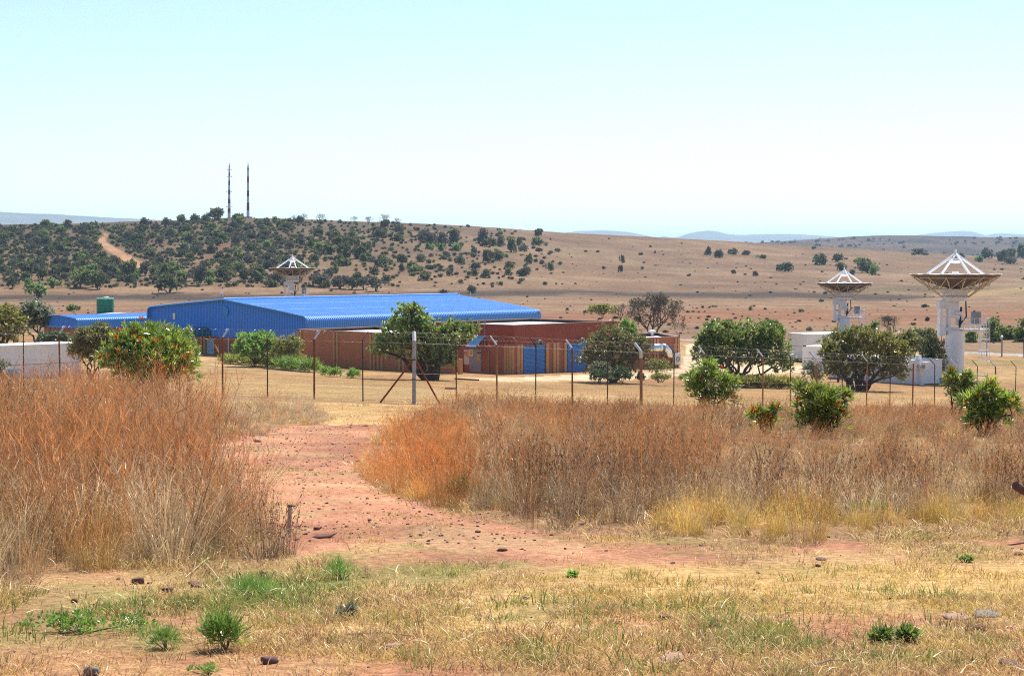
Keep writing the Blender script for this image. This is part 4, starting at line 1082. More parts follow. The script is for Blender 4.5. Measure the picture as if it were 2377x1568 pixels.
# ================================================================== RED AND WHITE MASTS
def mast(label, xb, xt, yb, yt, edges, r0, r1, cross, first):
    g = ground_at(xb, yb + 2); Y = 1068.0
    b = P(xb, yb + 4, Y); tp = P(xt, yt, Y)
    t = thing('radio_mast', label, 'mast', b, 'radio masts on the hilltop')
    e0, e1 = edges[0], edges[-1]
    at = lambda q: b + (tp - b) * ((e1 - q) / (e1 - e0)); rd = lambda q: r1 + (r0 - r1) * ((q - e0) / (e1 - e0))
    for i in range(len(edges) - 1):
        rr = [rd(edges[i + 1]), rd(edges[i]) if i else .06]
        MB().tube([at(edges[i + 1]), at(edges[i])], rr, 10).build('mast_section', M['mast_red' if (i % 2 == 0) == first else 'mast_white'], t)
    for q, hw in cross:
        c = at(q); mb = MB(); mb.tube([c - np.array([hw, 0, 0]), c + np.array([hw, 0, 0])], .09, 5)
        for s in (-1, 1): mb.tube([c + np.array([hw * s, 0, -.45]), c + np.array([hw * s, 0, .45])], .14, 6); mb.tube([c + np.array([hw * s * .5, 0, -.2]), c + np.array([0, 0, -.7])], .06, 4)
        mb.build('aerial_arm', M['grey_metal'], t)
    return t
mast('banded mast with cross arms, beside the round hilltop tree', 531.6, 532, 508, 377, [255, 355, 445, 540, 630, 720, 815, 905, 1000, 1090, 1190, 1280, 1375, 1440], 1.0, .36, [(405, 1.25), (545, 1.3), (848, 1.5), (1155, 1.7)], True)
mast('plain banded mast without cross arms, standing on the hilltop hut', 575.5, 575.5, 503, 374, [235, 410, 540, 660, 815, 935, 1055, 1210, 1340, 1366], .9, .48, [], True)
hp = P(561, 504, 1062); hh = thing('hilltop_hut', 'low flat-roofed dark hut between the two masts on the hilltop', 'hut', (hp[0], hp[1], hp[2] - 3))
fh_, _ = frame(hp[:2] - np.array([5.6, 0]), hp[:2] + np.array([5.6, 0]))
MB().box(fh_, 0, 11.2, -4, 0, hp[2] - 4, hp[2]).build('wall', M['brick_dark'], hh)
MB().box(fh_, -.2, 4.2, -4.2, .2, hp[2], hp[2] + .45).build('roof', M['bitumen'], hh); MB().box(fh_, 4.21, 11.4, -4.2, .2, hp[2], hp[2] + .25).build('roof', M['bitumen'], hh)
MB().tube([(hp[0] - 4, hp[1], hp[2]), (hp[0] - 4, hp[1], hp[2] + 3.6)], .08, 5).build('whip_aerial', M['grey_metal'], hh)
for x, lab in ((1066, 'thin white marker post behind the roof ridge end, the farther left one'), (1092, 'thin white marker post beside the small grey bush past the roof')):
    g = ground_at(x, 692); t = thing('marker_post', lab, 'post', g)
    MB().tube([g, g + np.array([0, 0, 2.2])], .11, 6).build('shaft', M['white'], t); MB().tube([g, g + np.array([0, 0, .4])], .3, 6).build('footing', M['concrete'], t)
    MB().tube([g + np.array([0, 0, 2.2]), g + np.array([0, 0, 2.4])], .16, 6).build('cap', M['black'], t)

# ================================================================== SECURITY FENCE
fence = thing('security_fence', 'wire mesh security fence with angled arms and razor wire coils', 'fence', v3(CORNER, T1(*CORNER)))
HP = 2.72
fpts = [(-j, CORNER + DL * j) for j in range(14, 0, -1)] + [(0, CORNER)] + [(j, CORNER + DR * j) for j in range(1, 25)]
Zf = {i: T1(*p) for i, p in fpts}
# level out the tops a little
def post_shape(kind):
    return {'black': (.028, 'dark_steel', .024, 'dark_steel'), 'rust': (.042, 'rust', .04, 'galv'), 'pale': (.04, 'rust_pale', .038, 'galv'), 'thick': (.075, 'rust_pale', .07, 'galv'), 'corner': (.085, 'concrete', .085, 'concrete_white')}[kind]
kinds = {}
for i, p in fpts:
    k = 'black' if i % 2 else 'rust'
    if i in (2,): k = 'pale'
    if i in (6, 12, 18): k = 'thick'
    if i in (8, 10, 14): k = 'pale'
    if i == -4: k = 'rust'
    if i == 0: k = 'corner'
    kinds[i] = k
for i, p in fpts:
    r, m1, ra, m2 = post_shape(kinds[i]); z = Zf[i]; lean = np.array([random.gauss(0, .012), random.gauss(0, .012), 0])
    b0 = v3(p, z - .3); t0 = v3(p, z + HP) + lean * HP
    # lower part rusted, upper part weathered
    nrm_ = NL if i < 0 else NR if i > 0 else (NL + NR) / np.linalg.norm(NL + NR) * .35
    po = MB().tube([b0, t0], r, 8 if kinds[i] != 'black' else 4).build('post', M[m1], fence)
    hv = .4 if i else .9
    arm = MB().tube([t0 - np.array([0, 0, .02]), t0 + np.append(nrm_ * hv * 1.0, .38)], ra, 8 if kinds[i] != 'black' else 4).build('post_arm', M[m2], po)
    if kinds[i] == 'thick':
        MB().tube([t0 - np.array([0, 0, .35]), t0 + np.array([0, 0, .01])], r + .004, 8).build('post_sleeve', M['galv'], po)
    if kinds[i] == 'corner':
        for zz in (1.9, 1.05): MB().tube([v3(p, z + zz), v3(p, z + zz + .04)], r + .01, 10).build('clamp', M['dark_steel'], po)
for q0_, q1_ in (((958, 832), (878, 950)), ((962, 828), (1024, 930))):
    pa = P(*q0_, Z0 - .1); gb = P(q1_[0], q1_[1], Z0 + (0.6 if q1_[0] < 900 else .9)); gb[2] = T1(gb[0], gb[1]) - .1
    pa = v3(CORNER, pa[2]); MB().tube([pa, gb], .042, 8).build('brace', M['rust'], fence)
# mesh panels, strands and razor coil, span by span
def span_meshes(pA, pB, key):
    A = v3(pA, 0); B = v3(pB, 0)
    return A, B
cache = {}
for (i, p), (j, q) in zip(fpts[:-1], fpts[1:]):
    A = v3(p, Zf[i]); B = v3(q, Zf[j]); ln = np.linalg.norm(B - A); u = (B - A) / ln; up_ = np.array([0, 0, 1.])
    nr3 = np.append(NL if j <= 0 else NR, 0)
    V = []; Q = []
    H = HP - .08; step = .1; wv = .0042
    for sgn in (1, -1):
        for s0 in np.arange(-H, ln, step):
            xa, za, xb, zb_ = (s0, 0, s0 + H, H)
            if xa < 0: za = -xa; xa = 0
            if xb > ln: zb_ = H - (xb - ln); xb = ln
            if xb - xa < .02: continue
            if sgn < 0: xa, xb = ln - xa, ln - xb
            p0 = A + u * xa + up_ * za; p1 = A + u * xb + up_ * zb_
            sd_ = np.cross((p1 - p0) / np.linalg.norm(p1 - p0), nr3) * wv / 2
            n = len(V); V += [p0 - sd_, p0 + sd_, p1 + sd_, p1 - sd_]; Q.append((n, n + 1, n + 2, n + 3))
    off = world_off(fence); me = np_mesh('wire_mesh', np.array(V) - off, np.array(Q), 4); link_mesh('wire_mesh', me, M['wire'], fence)
    mb = MB()
    for zz in (.08, H * .5, H): mb.tube([A + up_ * zz, B + up_ * zz], .005, 3, False)
    for fa in (.5, 1.0): mb.tube([A + up_ * (HP + .38 * fa) + nr3 * .4 * fa, B + up_ * (HP + .38 * fa) + nr3 * .4 * fa], .0025, 3, False)
    mb.build('line_wire', M['wire'], fence)
    pts = []; turns = int(ln / .33); cc = up_ * (HP + .12) + nr3 * .22
    for k in range(turns * 12 + 1):
        th = 2 * math.pi * k / 12; pts.append(A + u * (ln * k / (turns * 12)) + u * .05 * math.sin(th * .37 + i) + cc + (up_ * math.sin(th) + nr3 * math.cos(th)) * .25)
    MB().tube(pts, .0034, 3, False).build('razor_coil', M['razor'], fence)
# far fence along the road
ff = thing('roadside_fence', 'far low wire fence with thin posts running along the pale road', 'fence', (40, 226, -12))
for x in (1633, 1676, 1688 + 30, 2140, 2186, 2235, 2291, 2326, 2376):
    X = None
    for Yq in np.arange(200, 262, .5):
        Xq = (x - CX) / F * Yq
        if road_dist(np.array([Xq]), np.array([Yq]))[0] > -9: X = Xq; break
    if X is None: continue
    z = T1(X, Yq); k = 'concrete' if x in (2326,) else 'dark_steel'
    po = MB().tube([(X, Yq, z - .3), (X, Yq, z + 2.3)], .1 if k == 'concrete' else .045, 6).build('post', M[k], ff)
    if k != 'concrete': MB().tube([(X, Yq, z + 2.28), (X + .3, Yq + .2, z + 2.7)], .035, 5).build('post_arm', M['grey_metal'], po)
    else: MB().lathe((X, Yq, z + 2.3), [(.16, 0), (.16, .18), (0, .26)], 8).build('post_cap', M['white'], po)
mb = MB(); wx = np.arange(24, 80, 3.0)
for zz in (.6, 1.2, 1.8, 2.25):
    pts = []
    for X in wx:
        yl = np.interp(X, [-40, 10, 26, 40, 52, 64, 110], [272, 265, 259, 246, 231, 219, 205]) - 9; pts.append((X, yl, T1(X, yl) + zz))
    mb.tube(pts, .006, 3, False)
mb.build('line_wire', M['wire'], ff)
# tall dark lamp-post-like pole at the end of the brick block
pp = P(1576, 835, 186); gp = T1(pp[0], pp[1]); po = thing('fence_end_post', 'dark steel fence post with angled arm at the brick block end', 'post', (pp[0], pp[1], gp))
tz = P(1577, 776, 186)[2]
MB().tube([(pp[0], pp[1], gp - .3), (pp[0], pp[1], tz)], .06, 6).build('shaft', M['rust'], po); MB().tube([(pp[0], pp[1], tz - .03), (pp[0] - .4, pp[1] + .1, tz + .35)], .05, 6).build('arm', M['grey_metal'], po)
bl = P(1513, 780, 190); t = thing('roof_cowl', 'small white round vent cowl above the low brick block', 'vent', bl)
MB().lathe((bl[0], bl[1], -8.6), [(.15, 0), (.15, .75), (.42, .78), (.42, .95), (0, 1.05)], 14).build('cowl', M['white'], t)

# ================================================================== TREES AND SHRUBS OF THE COMPLEX
tree('leafy_tree', 'green multi-stemmed tree in front of the workshop, beside the white-topped post', 'tree', 995, [(945, 742, 42, 30), (915, 775, 40, 30), (890, 808, 34, 26), (975, 775, 38, 34), (1055, 772, 40, 28), (1022, 800, 42, 30), (1092, 768, 20, 16), (1022, 838, 38, 28), (960, 810, 36, 30), (955, 722, 30, 16)],
     151, 'lf_green', 1050, 9, .34, .15, stems=3, r0=.3, seed=11)
tree('olive_tree', 'dense olive tree hiding the right end of the workshop', 'tree', 1420, [(1420, 780, 44, 26), (1385, 805, 36, 28), (1455, 800, 40, 28), (1365, 830, 32, 20), (1420, 825, 50, 30), (1475, 825, 28, 26), (1400, 845, 40, 20), (1445, 848, 36, 20), (1492, 806, 20, 22)],
     153, 'lf_olive', 1250, 10, .24, .09, stems=4, r0=.14, seed=12)
tree('spreading_tree', 'broad dark green tree with many slanting stems beside the white trailer', 'tree', 1722, [(1662, 780, 36, 30), (1690, 770, 36, 24), (1740, 785, 46, 32), (1785, 780, 36, 26), (1640, 815, 34, 34), (1690, 815, 50, 36), (1750, 825, 50, 30), (1800, 815, 32, 30), (1815, 845, 24, 22), (1660, 850, 40, 18), (1645, 768, 18, 12)],
     150, 'lf_green', 1500, 9, .32, .14, stems=6, r0=.15, seed=13)
tree('olive_brown_tree', 'broad olive brown tree growing in front of the site office', 'tree', 1992, [(1945, 795, 34, 26), (1990, 785, 40, 24), (2045, 800, 40, 28), (1925, 830, 26, 30), (1975, 825, 46, 30), (2040, 830, 50, 32), (2085, 825, 28, 34), (1940, 860, 28, 20), (2000, 858, 40, 20), (2075, 865, 30, 22)],
     146, 'lf_olivebrown', 1400, 9, .31, .13, stems=5, r0=.16, seed=14)
tree('small_olive_tree', 'slender olive tree with a dark bent trunk left of the big antenna column', 'tree', P(2167, 884, 163), [(2160, 805, 24, 20), (2170, 830, 26, 22), (2150, 830, 18, 18), (2178, 852, 14, 14), (2155, 852, 12, 12)], 163, 'lf_olive', 420, 9, .26, .1, stems=1, r0=.15, seed=15)
tree('background_bush', 'dark olive bush showing above the site office roof', 'bush', P(2120, 835, 178), [(2105, 790, 24, 18), (2130, 805, 24, 20), (2090, 800, 20, 18)], 178, 'lf_olive', 420, 9, .3, .12, stems=2, r0=.1, seed=16)
tree('bright_bush', 'bright green leafy bush in front of the hall brick wall', 'bush', P(592, 842, 172), [(575, 796, 28, 20), (610, 790, 28, 18), (595, 815, 42, 20), (560, 808, 18, 16), (630, 805, 20, 16)], 172, 'lf_bright', 750, 8, .32, .13, stems=3, r0=.09, seed=17)
tree('yellow_green_bush', 'yellowish green bush at the corner of the low brick block', 'bush', P(663, 850, 169), [(660, 805, 26, 18), (685, 800, 18, 18), (645, 820, 22, 16), (675, 825, 24, 14)], 169, 'lf_yellow', 480, 8, .26, .11, stems=2, r0=.07, seed=18)
tree('garden_shrub', 'pale bright green shrub showing behind the orange-flowered protea', 'bush', P(415, 850, 150), [(420, 790, 30, 22), (395, 785, 24, 16), (440, 815, 20, 22), (410, 820, 30, 22)], 150, 'lf_bright', 600, 8, .28, .12, stems=3, r0=.08, seed=19)
tree('dull_bush', 'dull green bush behind the wire mesh, left of the flowering protea', 'bush', P(215, 880, 100), [(205, 790, 34, 26), (230, 775, 26, 20), (185, 812, 24, 20), (225, 815, 36, 30), (245, 790, 22, 24)], 100, 'lf_olive', 900, 9, .22, .085, stems=4, r0=.06, seed=20)
tree('willowy_tree', 'yellow-green weeping tree at the far left edge behind the container', 'tree', P(5, 815, 150), [(10, 735, 34, 26), (40, 755, 24, 24), (-20, 750, 40, 34), (10, 775, 40, 24), (-50, 730, 40, 30)], 150, 'lf_olivebrown', 1100, 8, .3, .1, stems=3, r0=.14, seed=21, upw=-.3)
tree('grey_green_tree', 'round grey-green tree just left of the blue annexe', 'tree', P(86, 800, 205), [(75, 722, 28, 20), (100, 735, 22, 22), (60, 740, 22, 20), (85, 748, 26, 18)], 205, 'lf_grey', 620, 9, .36, .15, stems=3, r0=.14, seed=22)
tree('clipped_hedge', 'dark clipped hedge between the container and the annexe', 'hedge', P(120, 806, 190), [(100, 788, 14, 14), (115, 786, 16, 14), (132, 786, 16, 14), (148, 788, 12, 14)], 190, 'lf_dark', 420, 9, .26, .12, seed=23, trunk=False, inner=.3)
# small shrubs round the yard
for nm, lab, x, y, Y, bl, lm, n, L, W in (
    ('round_shrub', 'pale yellow-grey round shrub left under the olive tree', 1390, 880, 150, [(1388, 858, 20, 16), (1402, 852, 12, 10)], 'lf_grey', 260, .2, .07),
    ('dark_shrub', 'dark rounded shrub at the foot of the pale round shrub', 1390, 884, 148, [(1382, 872, 14, 10), (1402, 872, 14, 10)], 'lf_dark', 220, .2, .08),
    ('dark_shrub', 'wide dark shrub right under the olive tree trunk', 1445, 884, 149, [(1442, 868, 18, 13), (1425, 874, 12, 9), (1456, 873, 10, 9)], 'lf_dark', 260, .2, .08),
    ('dark_shrub', 'small dark ball-shaped shrub between the two thick posts', 1487, 884, 149, [(1486, 874, 9, 9)], 'lf_dark', 90, .18, .07),
    ('airy_shrub', 'open brownish shrub in front of the air conditioner', 1528, 884, 150, [(1515, 845, 18, 12), (1540, 848, 20, 13), (1528, 858, 22, 12)], 'lf_olivebrown', 220, .18, .06),
    ('low_shrub', 'low yellow-green shrub under the open brownish shrub', 1535, 883, 149, [(1530, 874, 14, 6), (1546, 876, 10, 5), (1518, 877, 9, 5)], 'lf_yellow', 180, .18, .05),
    ('low_shrub', 'low green shrub on the pale yard edge left of the spreading tree', 1590, 882, 149, [(1588, 876, 12, 6)], 'lf_yellow', 90, .18, .05),
    ('grey_shrub', 'grey twiggy shrub beside the thick galvanised post', 1885, 890, 146, [(1882, 862, 20, 22), (1897, 870, 14, 16)], 'lf_grey', 300, .22, .05),
    ('brown_shrub', 'low brown shrub behind the site office end', 2142, 868, 170, [(2140, 862, 10, 8)], 'lf_olivebrown', 90, .2, .06)):
    tree(nm, lab, 'shrub', P(x, y, Y), bl, Y, lm, n, 8, L, W, stems=3, r0=.035, seed=x)
# strappy tufts along the low block and hedges of the same plant
def tuft_bed(name, label, x0, x1, y, Y0, Y1, n, seed, hgt=.75, cat='plant bed', lm='lf_yellow'):
    r = np.random.default_rng(seed); bl = []
    for k in range(n):
        t = (k + .5) / n + r.normal() * .02; Yk = Y0 + (Y1 - Y0) * t; c = P(x0 + (x1 - x0) * t, y[0] + (y[1] - y[0]) * t, Yk); c[2] = T1(c[0], c[1])
        bl.append((c[0], c[1], c[2] + hgt * .42, hgt * .75, hgt * .7, hgt * .45))
    b = np.array(bl[len(bl) // 2][:3]); t = thing(name, label, cat, b)
    leaves('foliage', r, bl, 70 * n, 7, hgt * .62, .06, M[lm], t, off=b, upw=1.3, spread=.55, inner=.25); return t
tuft_bed('flower_bed', 'long low bed of strappy green plants in front of the hall', 520, 640, (842, 848), 178, 171, 13, 31)
tuft_bed('flower_bed', 'darker strappy green plants against the corner of the low block', 645, 735, (852, 862), 168, 161, 9, 32, .95, lm='lf_bright')
tuft_bed('flower_bed', 'olive strappy bed under the spreading dark green tree', 1690, 1850, (884, 886), 147, 147, 13, 33, .8)
for k, (x, y) in enumerate(((757, 868), (780, 871), (821, 874))):
    tuft_bed('strappy_tuft', ('left one of three small green tufts before the low brick wall', 'middle one of three small green tufts before the low brick wall', 'right one of three small green tufts before the low brick wall')[k], x - 1, x + 1, (y, y), 156 - k * 2, 156 - k * 2, 1, 40 + k, .62, 'plant', 'lf_bright')

# bare trees beyond the yard
def bare_tree(name, label, base, w_, h_, seed, lm='lf_grey', nl=160, mt='twig'):
    r = np.random.default_rng(seed); t = thing(name, label, 'tree', base); mb = MB(); tips = []
    def grow(p, d, ln, rad_, lvl):
        q = p + d * ln; mid = (p + q) / 2 + r.normal(size=3) * ln * .06
        mb.tube([p, mid, q], [rad_, rad_ * .8, rad_ * .62], 5 if lvl < 3 else 3, False)
        if lvl >= 5: tips.append(q); return
        for _ in range(3 if lvl < 2 else (3 if r.random() < .55 else 2)):
            nd = d + r.normal(size=3) * (.5 if lvl else .55) + np.array([0, 0, .08]); nd = nd / np.linalg.norm(nd)
            grow(q, nd, ln * (.68 + .2 * r.random()), rad_ * .6, lvl + 1)
    for s in range(3):
        d = np.array([(s - 1) * .45 * w_ / h_, r.normal() * .3, 1.]); grow(np.asarray(base, float) + np.array([0, 0, .0]), d / np.linalg.norm(d), h_ * .27, h_ * .028, 0)
    mb.build('trunk', M[mt], t)
    if nl and tips:
        bl = [(*q, w_ * .05, w_ * .05, w_ * .05) for q in tips]
        leaves('crown', r, bl, nl, 6, h_ * .035, h_ * .014, M[lm], t, off=base)
    return t
bt = P(1514, 777, 258); bt[2] = T1(bt[0], bt[1]); bare_tree('bare_tree', 'large nearly leafless tree behind the low brick block', bt, 7.5, 6.8, 51, 'lf_hillgrey', 1500)
bt = P(1440, 742, 330); bare_tree('bare_tree', 'small dead twisted tree beside the lime green bush in the veld', bt, 3, 3.2, 52, nl=40)
bt = P(2068, 776, 255); bare_tree('bare_tree', 'small round bare grey tree between the two right antennas', bt, 3.6, 2.9, 53, 'lf_hillgrey', 350)
for nm, lab, x, y, Y, bl, lm, n in (
    ('lime_bush', 'lime green flat-topped bush in the veld above the workshop', 1397, 738, 330, [(1382, 720, 18, 9), (1410, 720, 20, 9), (1397, 714, 14, 6)], 'lf_yellow', 260),
    ('green_sapling', 'feathery light green sapling behind the workshop end', 1462, 800, 235, [(1462, 765, 12, 16), (1466, 790, 11, 16), (1452, 752, 8, 8)], 'lf_bright', 200),
    ('green_sapling', 'feathery green sapling showing over the spreading tree', 1790, 800, 200, [(1788, 765, 20, 18), (1775, 760, 12, 12), (1805, 775, 12, 14)], 'lf_hilllight', 260),
    ('roadside_bush', 'pale green bush directly right of the antenna ladder', 2300, 808, 262, [(2306, 758, 17, 15), (2300, 778, 16, 14), (2312, 790, 12, 10)], 'lf_hilllight', 260),
    ('roadside_bush', 'green bush near the right edge above the road', 2345, 808, 268, [(2342, 780, 22, 16), (2332, 772, 12, 10), (2352, 790, 16, 12)], 'lf_hilllight', 300),
    ('roadside_bush', 'tall pale green bush cut by the right picture edge', 2376, 806, 262, [(2378, 765, 20, 20), (2386, 785, 22, 18), (2368, 788, 14, 12)], 'lf_hilllight', 300),
    ('roadside_bush', 'dull olive bush between the antenna column and the bare grey tree', 2140, 800, 250, [(2135, 780, 24, 14), (2155, 775, 16, 10), (2112, 785, 16, 12)], 'lf_olive', 260),
    ('roadside_bush', 'green bush peeping out left of the big antenna ladder', 2253, 806, 258, [(2255, 780, 12, 10), (2250, 792, 14, 9)], 'lf_hilllight', 120),
    ('roadside_bush', 'low green bush beside the far antenna ladder', 2020, 770, 272, [(2028, 758, 9, 9), (2018, 766, 8, 6)], 'lf_hilllight', 90)):
    tree(nm, lab, 'bush', P(x, y, Y), bl, Y, lm, n, 8, .42, .17, stems=3, r0=.06, seed=x + 7)

# proteas in the tall grass
def protea(label, x, Y, bl, n, fl, seed, L=.19, W=.045, flm='flower', lm='lf_protea', flL=.13):
    base = np.array([(x - CX) / F * Y, Y, 0.]); base[2] = T1(base[0], base[1])
    if n < 600: bl = [(x_, y_, a_r * .74, b_r * .74) for x_, y_, a_r, b_r in bl]; n = int(n * .62)
    return tree('protea_bush', label, 'bush', base, bl, Y, lm, n, 10, L, W, stems=5, r0=.045, seed=seed, flowers=fl, flm=flm, flL=flL, upw=.9, spread=.65, jit=.36)
protea('large dark green protea bush covered in orange flower heads', 345, 68, [(330, 785, 48, 28), (290, 805, 40, 28), (385, 800, 44, 30), (270, 835, 36, 30), (340, 830, 60, 40), (415, 830, 36, 36), (310, 870, 44, 34), (380, 870, 50, 34), (430, 855, 24, 26), (345, 895, 40, 20)], 1500, 110, 61, L=.24, flL=.17)
protea('yellow-green protea bush with few red flowers, before the spreading tree', 1655, 64, [(1615, 885, 30, 24), (1640, 860, 30, 24), (1660, 880, 36, 28), (1690, 895, 32, 26), (1635, 905, 36, 22), (1612, 905, 24, 18), (1635, 930, 40, 18), (1680, 925, 36, 18)], 430, 12, 62, flm='flower_red', L=.26)
protea('bright green protea bush standing in grass at the right', 1900, 40, [(1895, 920, 40, 24), (1870, 945, 36, 30), (1925, 940, 40, 30), (1895, 965, 44, 28), (1960, 925, 22, 14), (1860, 905, 18, 16), (1945, 965, 22, 22), (1885, 992, 40, 18), (1925, 990, 34, 18)], 400, 10, 63, L=.22, W=.04, flm='flower_red')
protea('small sprawling protea with orange tips left of the bright green one', 1775, 41, [(1755, 965, 22, 18), (1785, 968, 24, 18), (1800, 952, 14, 12), (1770, 985, 26, 12)], 200, 18, 64, L=.14, W=.03, flm='flower')
protea('loose dark protea bush with orange heads near the right edge', 2285, 42, [(2290, 920, 34, 26), (2255, 935, 26, 20), (2325, 935, 32, 26), (2300, 905, 14, 18), (2345, 945, 16, 18), (2285, 955, 40, 18), (2300, 975, 46, 16), (2265, 980, 30, 14)], 300, 16, 65, L=.24, W=.045, lm='lf_protea')
protea('thin protea bush in front of the big antenna column', 2225, 60, [(2205, 870, 14, 16), (2215, 885, 22, 20), (2245, 880, 18, 20), (2235, 900, 26, 14), (2225, 918, 34, 14)], 300, 10, 66, L=.19, W=.04, flm='flower_red')
protea('pale silvery protea sprig at the left edge before the container', 10, 66, [(0, 850, 16, 14), (15, 885, 22, 16), (-10, 880, 22, 26), (40, 895, 16, 10)], 260, 0, 67, lm='lf_grey')

# ================================================================== HILLSIDE TREES AND SCRUB
def crown_mesh(name, seed, n, lm, flat=1.0):
    r = np.random.default_rng(seed); bl = []
    for _ in range(5):
        bl.append((r.normal() * .24, r.normal() * .24, .55 * flat + r.normal() * .12, .24 + r.random() * .14, .24 + r.random() * .14, (.2 + r.random() * .12) * flat))
    V, tint = leaf_arrays(r, bl, n, 6, .20, .13, upw=.3, spread=1.0, inner=.35)
    me = np_mesh(name, V, np.arange(len(V)).reshape(-1, 4), 4)
    a = me.attributes.new('tint', 'FLOAT', 'FACE'); a.data.foreach_set('value', tint.astype(np.float32)); me.materials.append(M[lm])
    return me
def bush_mesh(name, seed, n, lm):
    r = np.random.default_rng(seed); bl = [(r.normal() * .25, r.normal() * .2, .28 + .1 * r.random(), .26 + .12 * r.random(), .26, .28 + r.random() * .12) for _ in range(5)]
    V, tint = leaf_arrays(r, bl, n, 6, .22, .15, upw=.3, spread=1.0, inner=.3)
    me = np_mesh(name, V, np.arange(len(V)).reshape(-1, 4), 4)
    a = me.attributes.new('tint', 'FLOAT', 'FACE'); a.data.foreach_set('value', tint.astype(np.float32)); me.materials.append(M[lm])
    return me
def trunk_mesh(name, seed):
    r = np.random.default_rng(seed); mb = MB()
    for k in range(5):
        e = np.array([r.normal() * .26, r.normal() * .26, .5 + .15 * r.random()]); mb.tube(branch_path(r, (r.normal() * .015, r.normal() * .015, -.08), e, 4, .05), np.linspace(.035, .012, 5), 5, False)
    me = bpy.data.meshes.new(name); me.from_pydata(mb.v, [], mb.f); me.materials.append(M['bark']); return me
CR = {k: [crown_mesh('crown', s * 10 + i, 100, lm) for i in range(3)] for s, (k, lm) in enumerate((('g', 'lf_hill'), ('y', 'lf_hillgrey'), ('l', 'lf_hilllight')))}
BU = {k: [bush_mesh('hill_shrub', s * 10 + i + 50, 72, lm) for i in range(4)] for s, (k, lm) in enumerate((('g', 'lf_hill'), ('y', 'lf_hillgrey'), ('l', 'lf_hilllight')))}
TK = [trunk_mesh('trunk', 90 + i) for i in range(3)]
HT = random.Random(5)
def hill_tree(x, y, w_, h_, kind, label, group):
    g = ground_at(x, y)
    if g is None: return
    k = g[1] / F; t = thing('hill_tree', label, 'tree', g, group); t.scale = (w_ * k * .78, w_ * k * .78, h_ * k * .98); t.rotation_euler = (0, 0, HT.random() * 6.28)
    for nm, me in (('trunk', HT.choice(TK)), ('crown', HT.choice(CR[kind]))):
        o = bpy.data.objects.new(nm, me); COL.objects.link(o); o.parent = t
    return t
def hill_shrub(x, y, w_, h_, kind, label, group='scrub bushes scattered over the hillside'):
    g = ground_at(x, y)
    if g is None: return
    k = g[1] / F; o = bpy.data.objects.new('hill_shrub', HT.choice(BU[kind])); COL.objects.link(o)
    o.location = tuple(g); o.scale = (w_ * k * .66, w_ * k * .66, h_ * k * .95); o.rotation_euler = (0, 0, HT.random() * 6.28)
    props(o, label, 'shrub', group); return o
G_T = 'small trees at the foot of the hill'
named = [(185, 668, 62, 46, 'l', 'wide light green tree with dark trunk above the left annexe'), (228, 672, 44, 38, 'g', 'dark green tree leaning left of the foot of the dirt track'), (86, 696, 46, 44, 'l', 'bright light green round tree above the left trees'),
         (300, 650, 42, 42, 'g', 'green tree at the lower end of the dirt track'), (336, 640, 28, 36, 'y', 'thin grey tree touching the lower end of the dirt track'), (385, 648, 46, 38, 'g', 'tree just right of the lower track end'), (392, 680, 56, 50, 'g', 'large bushy dark tree above the left end of the hall roof'),
         (462, 662, 50, 46, 'y', 'grey-green tree above the left half of the hall'), (520, 652, 50, 38, 'g', 'dark tree with leaning trunk above the hall ridge'), (98, 650, 34, 34, 'g', 'upright tree near the left edge with bare trunk'), (28, 668, 26, 30, 'g', 'small tree close to the left picture edge'),
         (122, 668, 28, 26, 'l', 'small pale tree between the two light green ones'), (250, 636, 52, 30, 'g', 'low spreading tree under the dirt track'), (60, 640, 40, 30, 'g', 'dark tree at left below the brushy slope'), (150, 640, 38, 28, 'g', 'dark tree above the wide light green tree'),
         (600, 652, 44, 36, 'g', 'tree left of the roof antenna dish rim'), (640, 664, 44, 34, 'y', 'crooked tree under the left rim of the rear dish'), (745, 664, 50, 32, 'y', 'grey tree right of the rear dish column'),
         (790, 670, 44, 32, 'y', 'first tree of the row right of the rear dish'), (815, 672, 36, 30, 'y', 'second tree of the row right of the rear dish'), (845, 672, 32, 30, 'y', 'third tree of the row right of the rear dish'), (872, 676, 40, 34, 'y', 'last tree of the row right of the rear dish'),
         (566, 652, 26, 26, 'g', 'small tree between two larger ones above the roof ridge'), (430, 652, 40, 26, 'l', 'pale green tree behind the bushy dark one'),
         (499, 512, 50, 30, 'g', 'big round green tree beside the left mast on the skyline')]
for x, y, w_, h_, k, lab in named: hill_tree(x, y, w_, h_, k, lab, G_T if y > 600 else None)
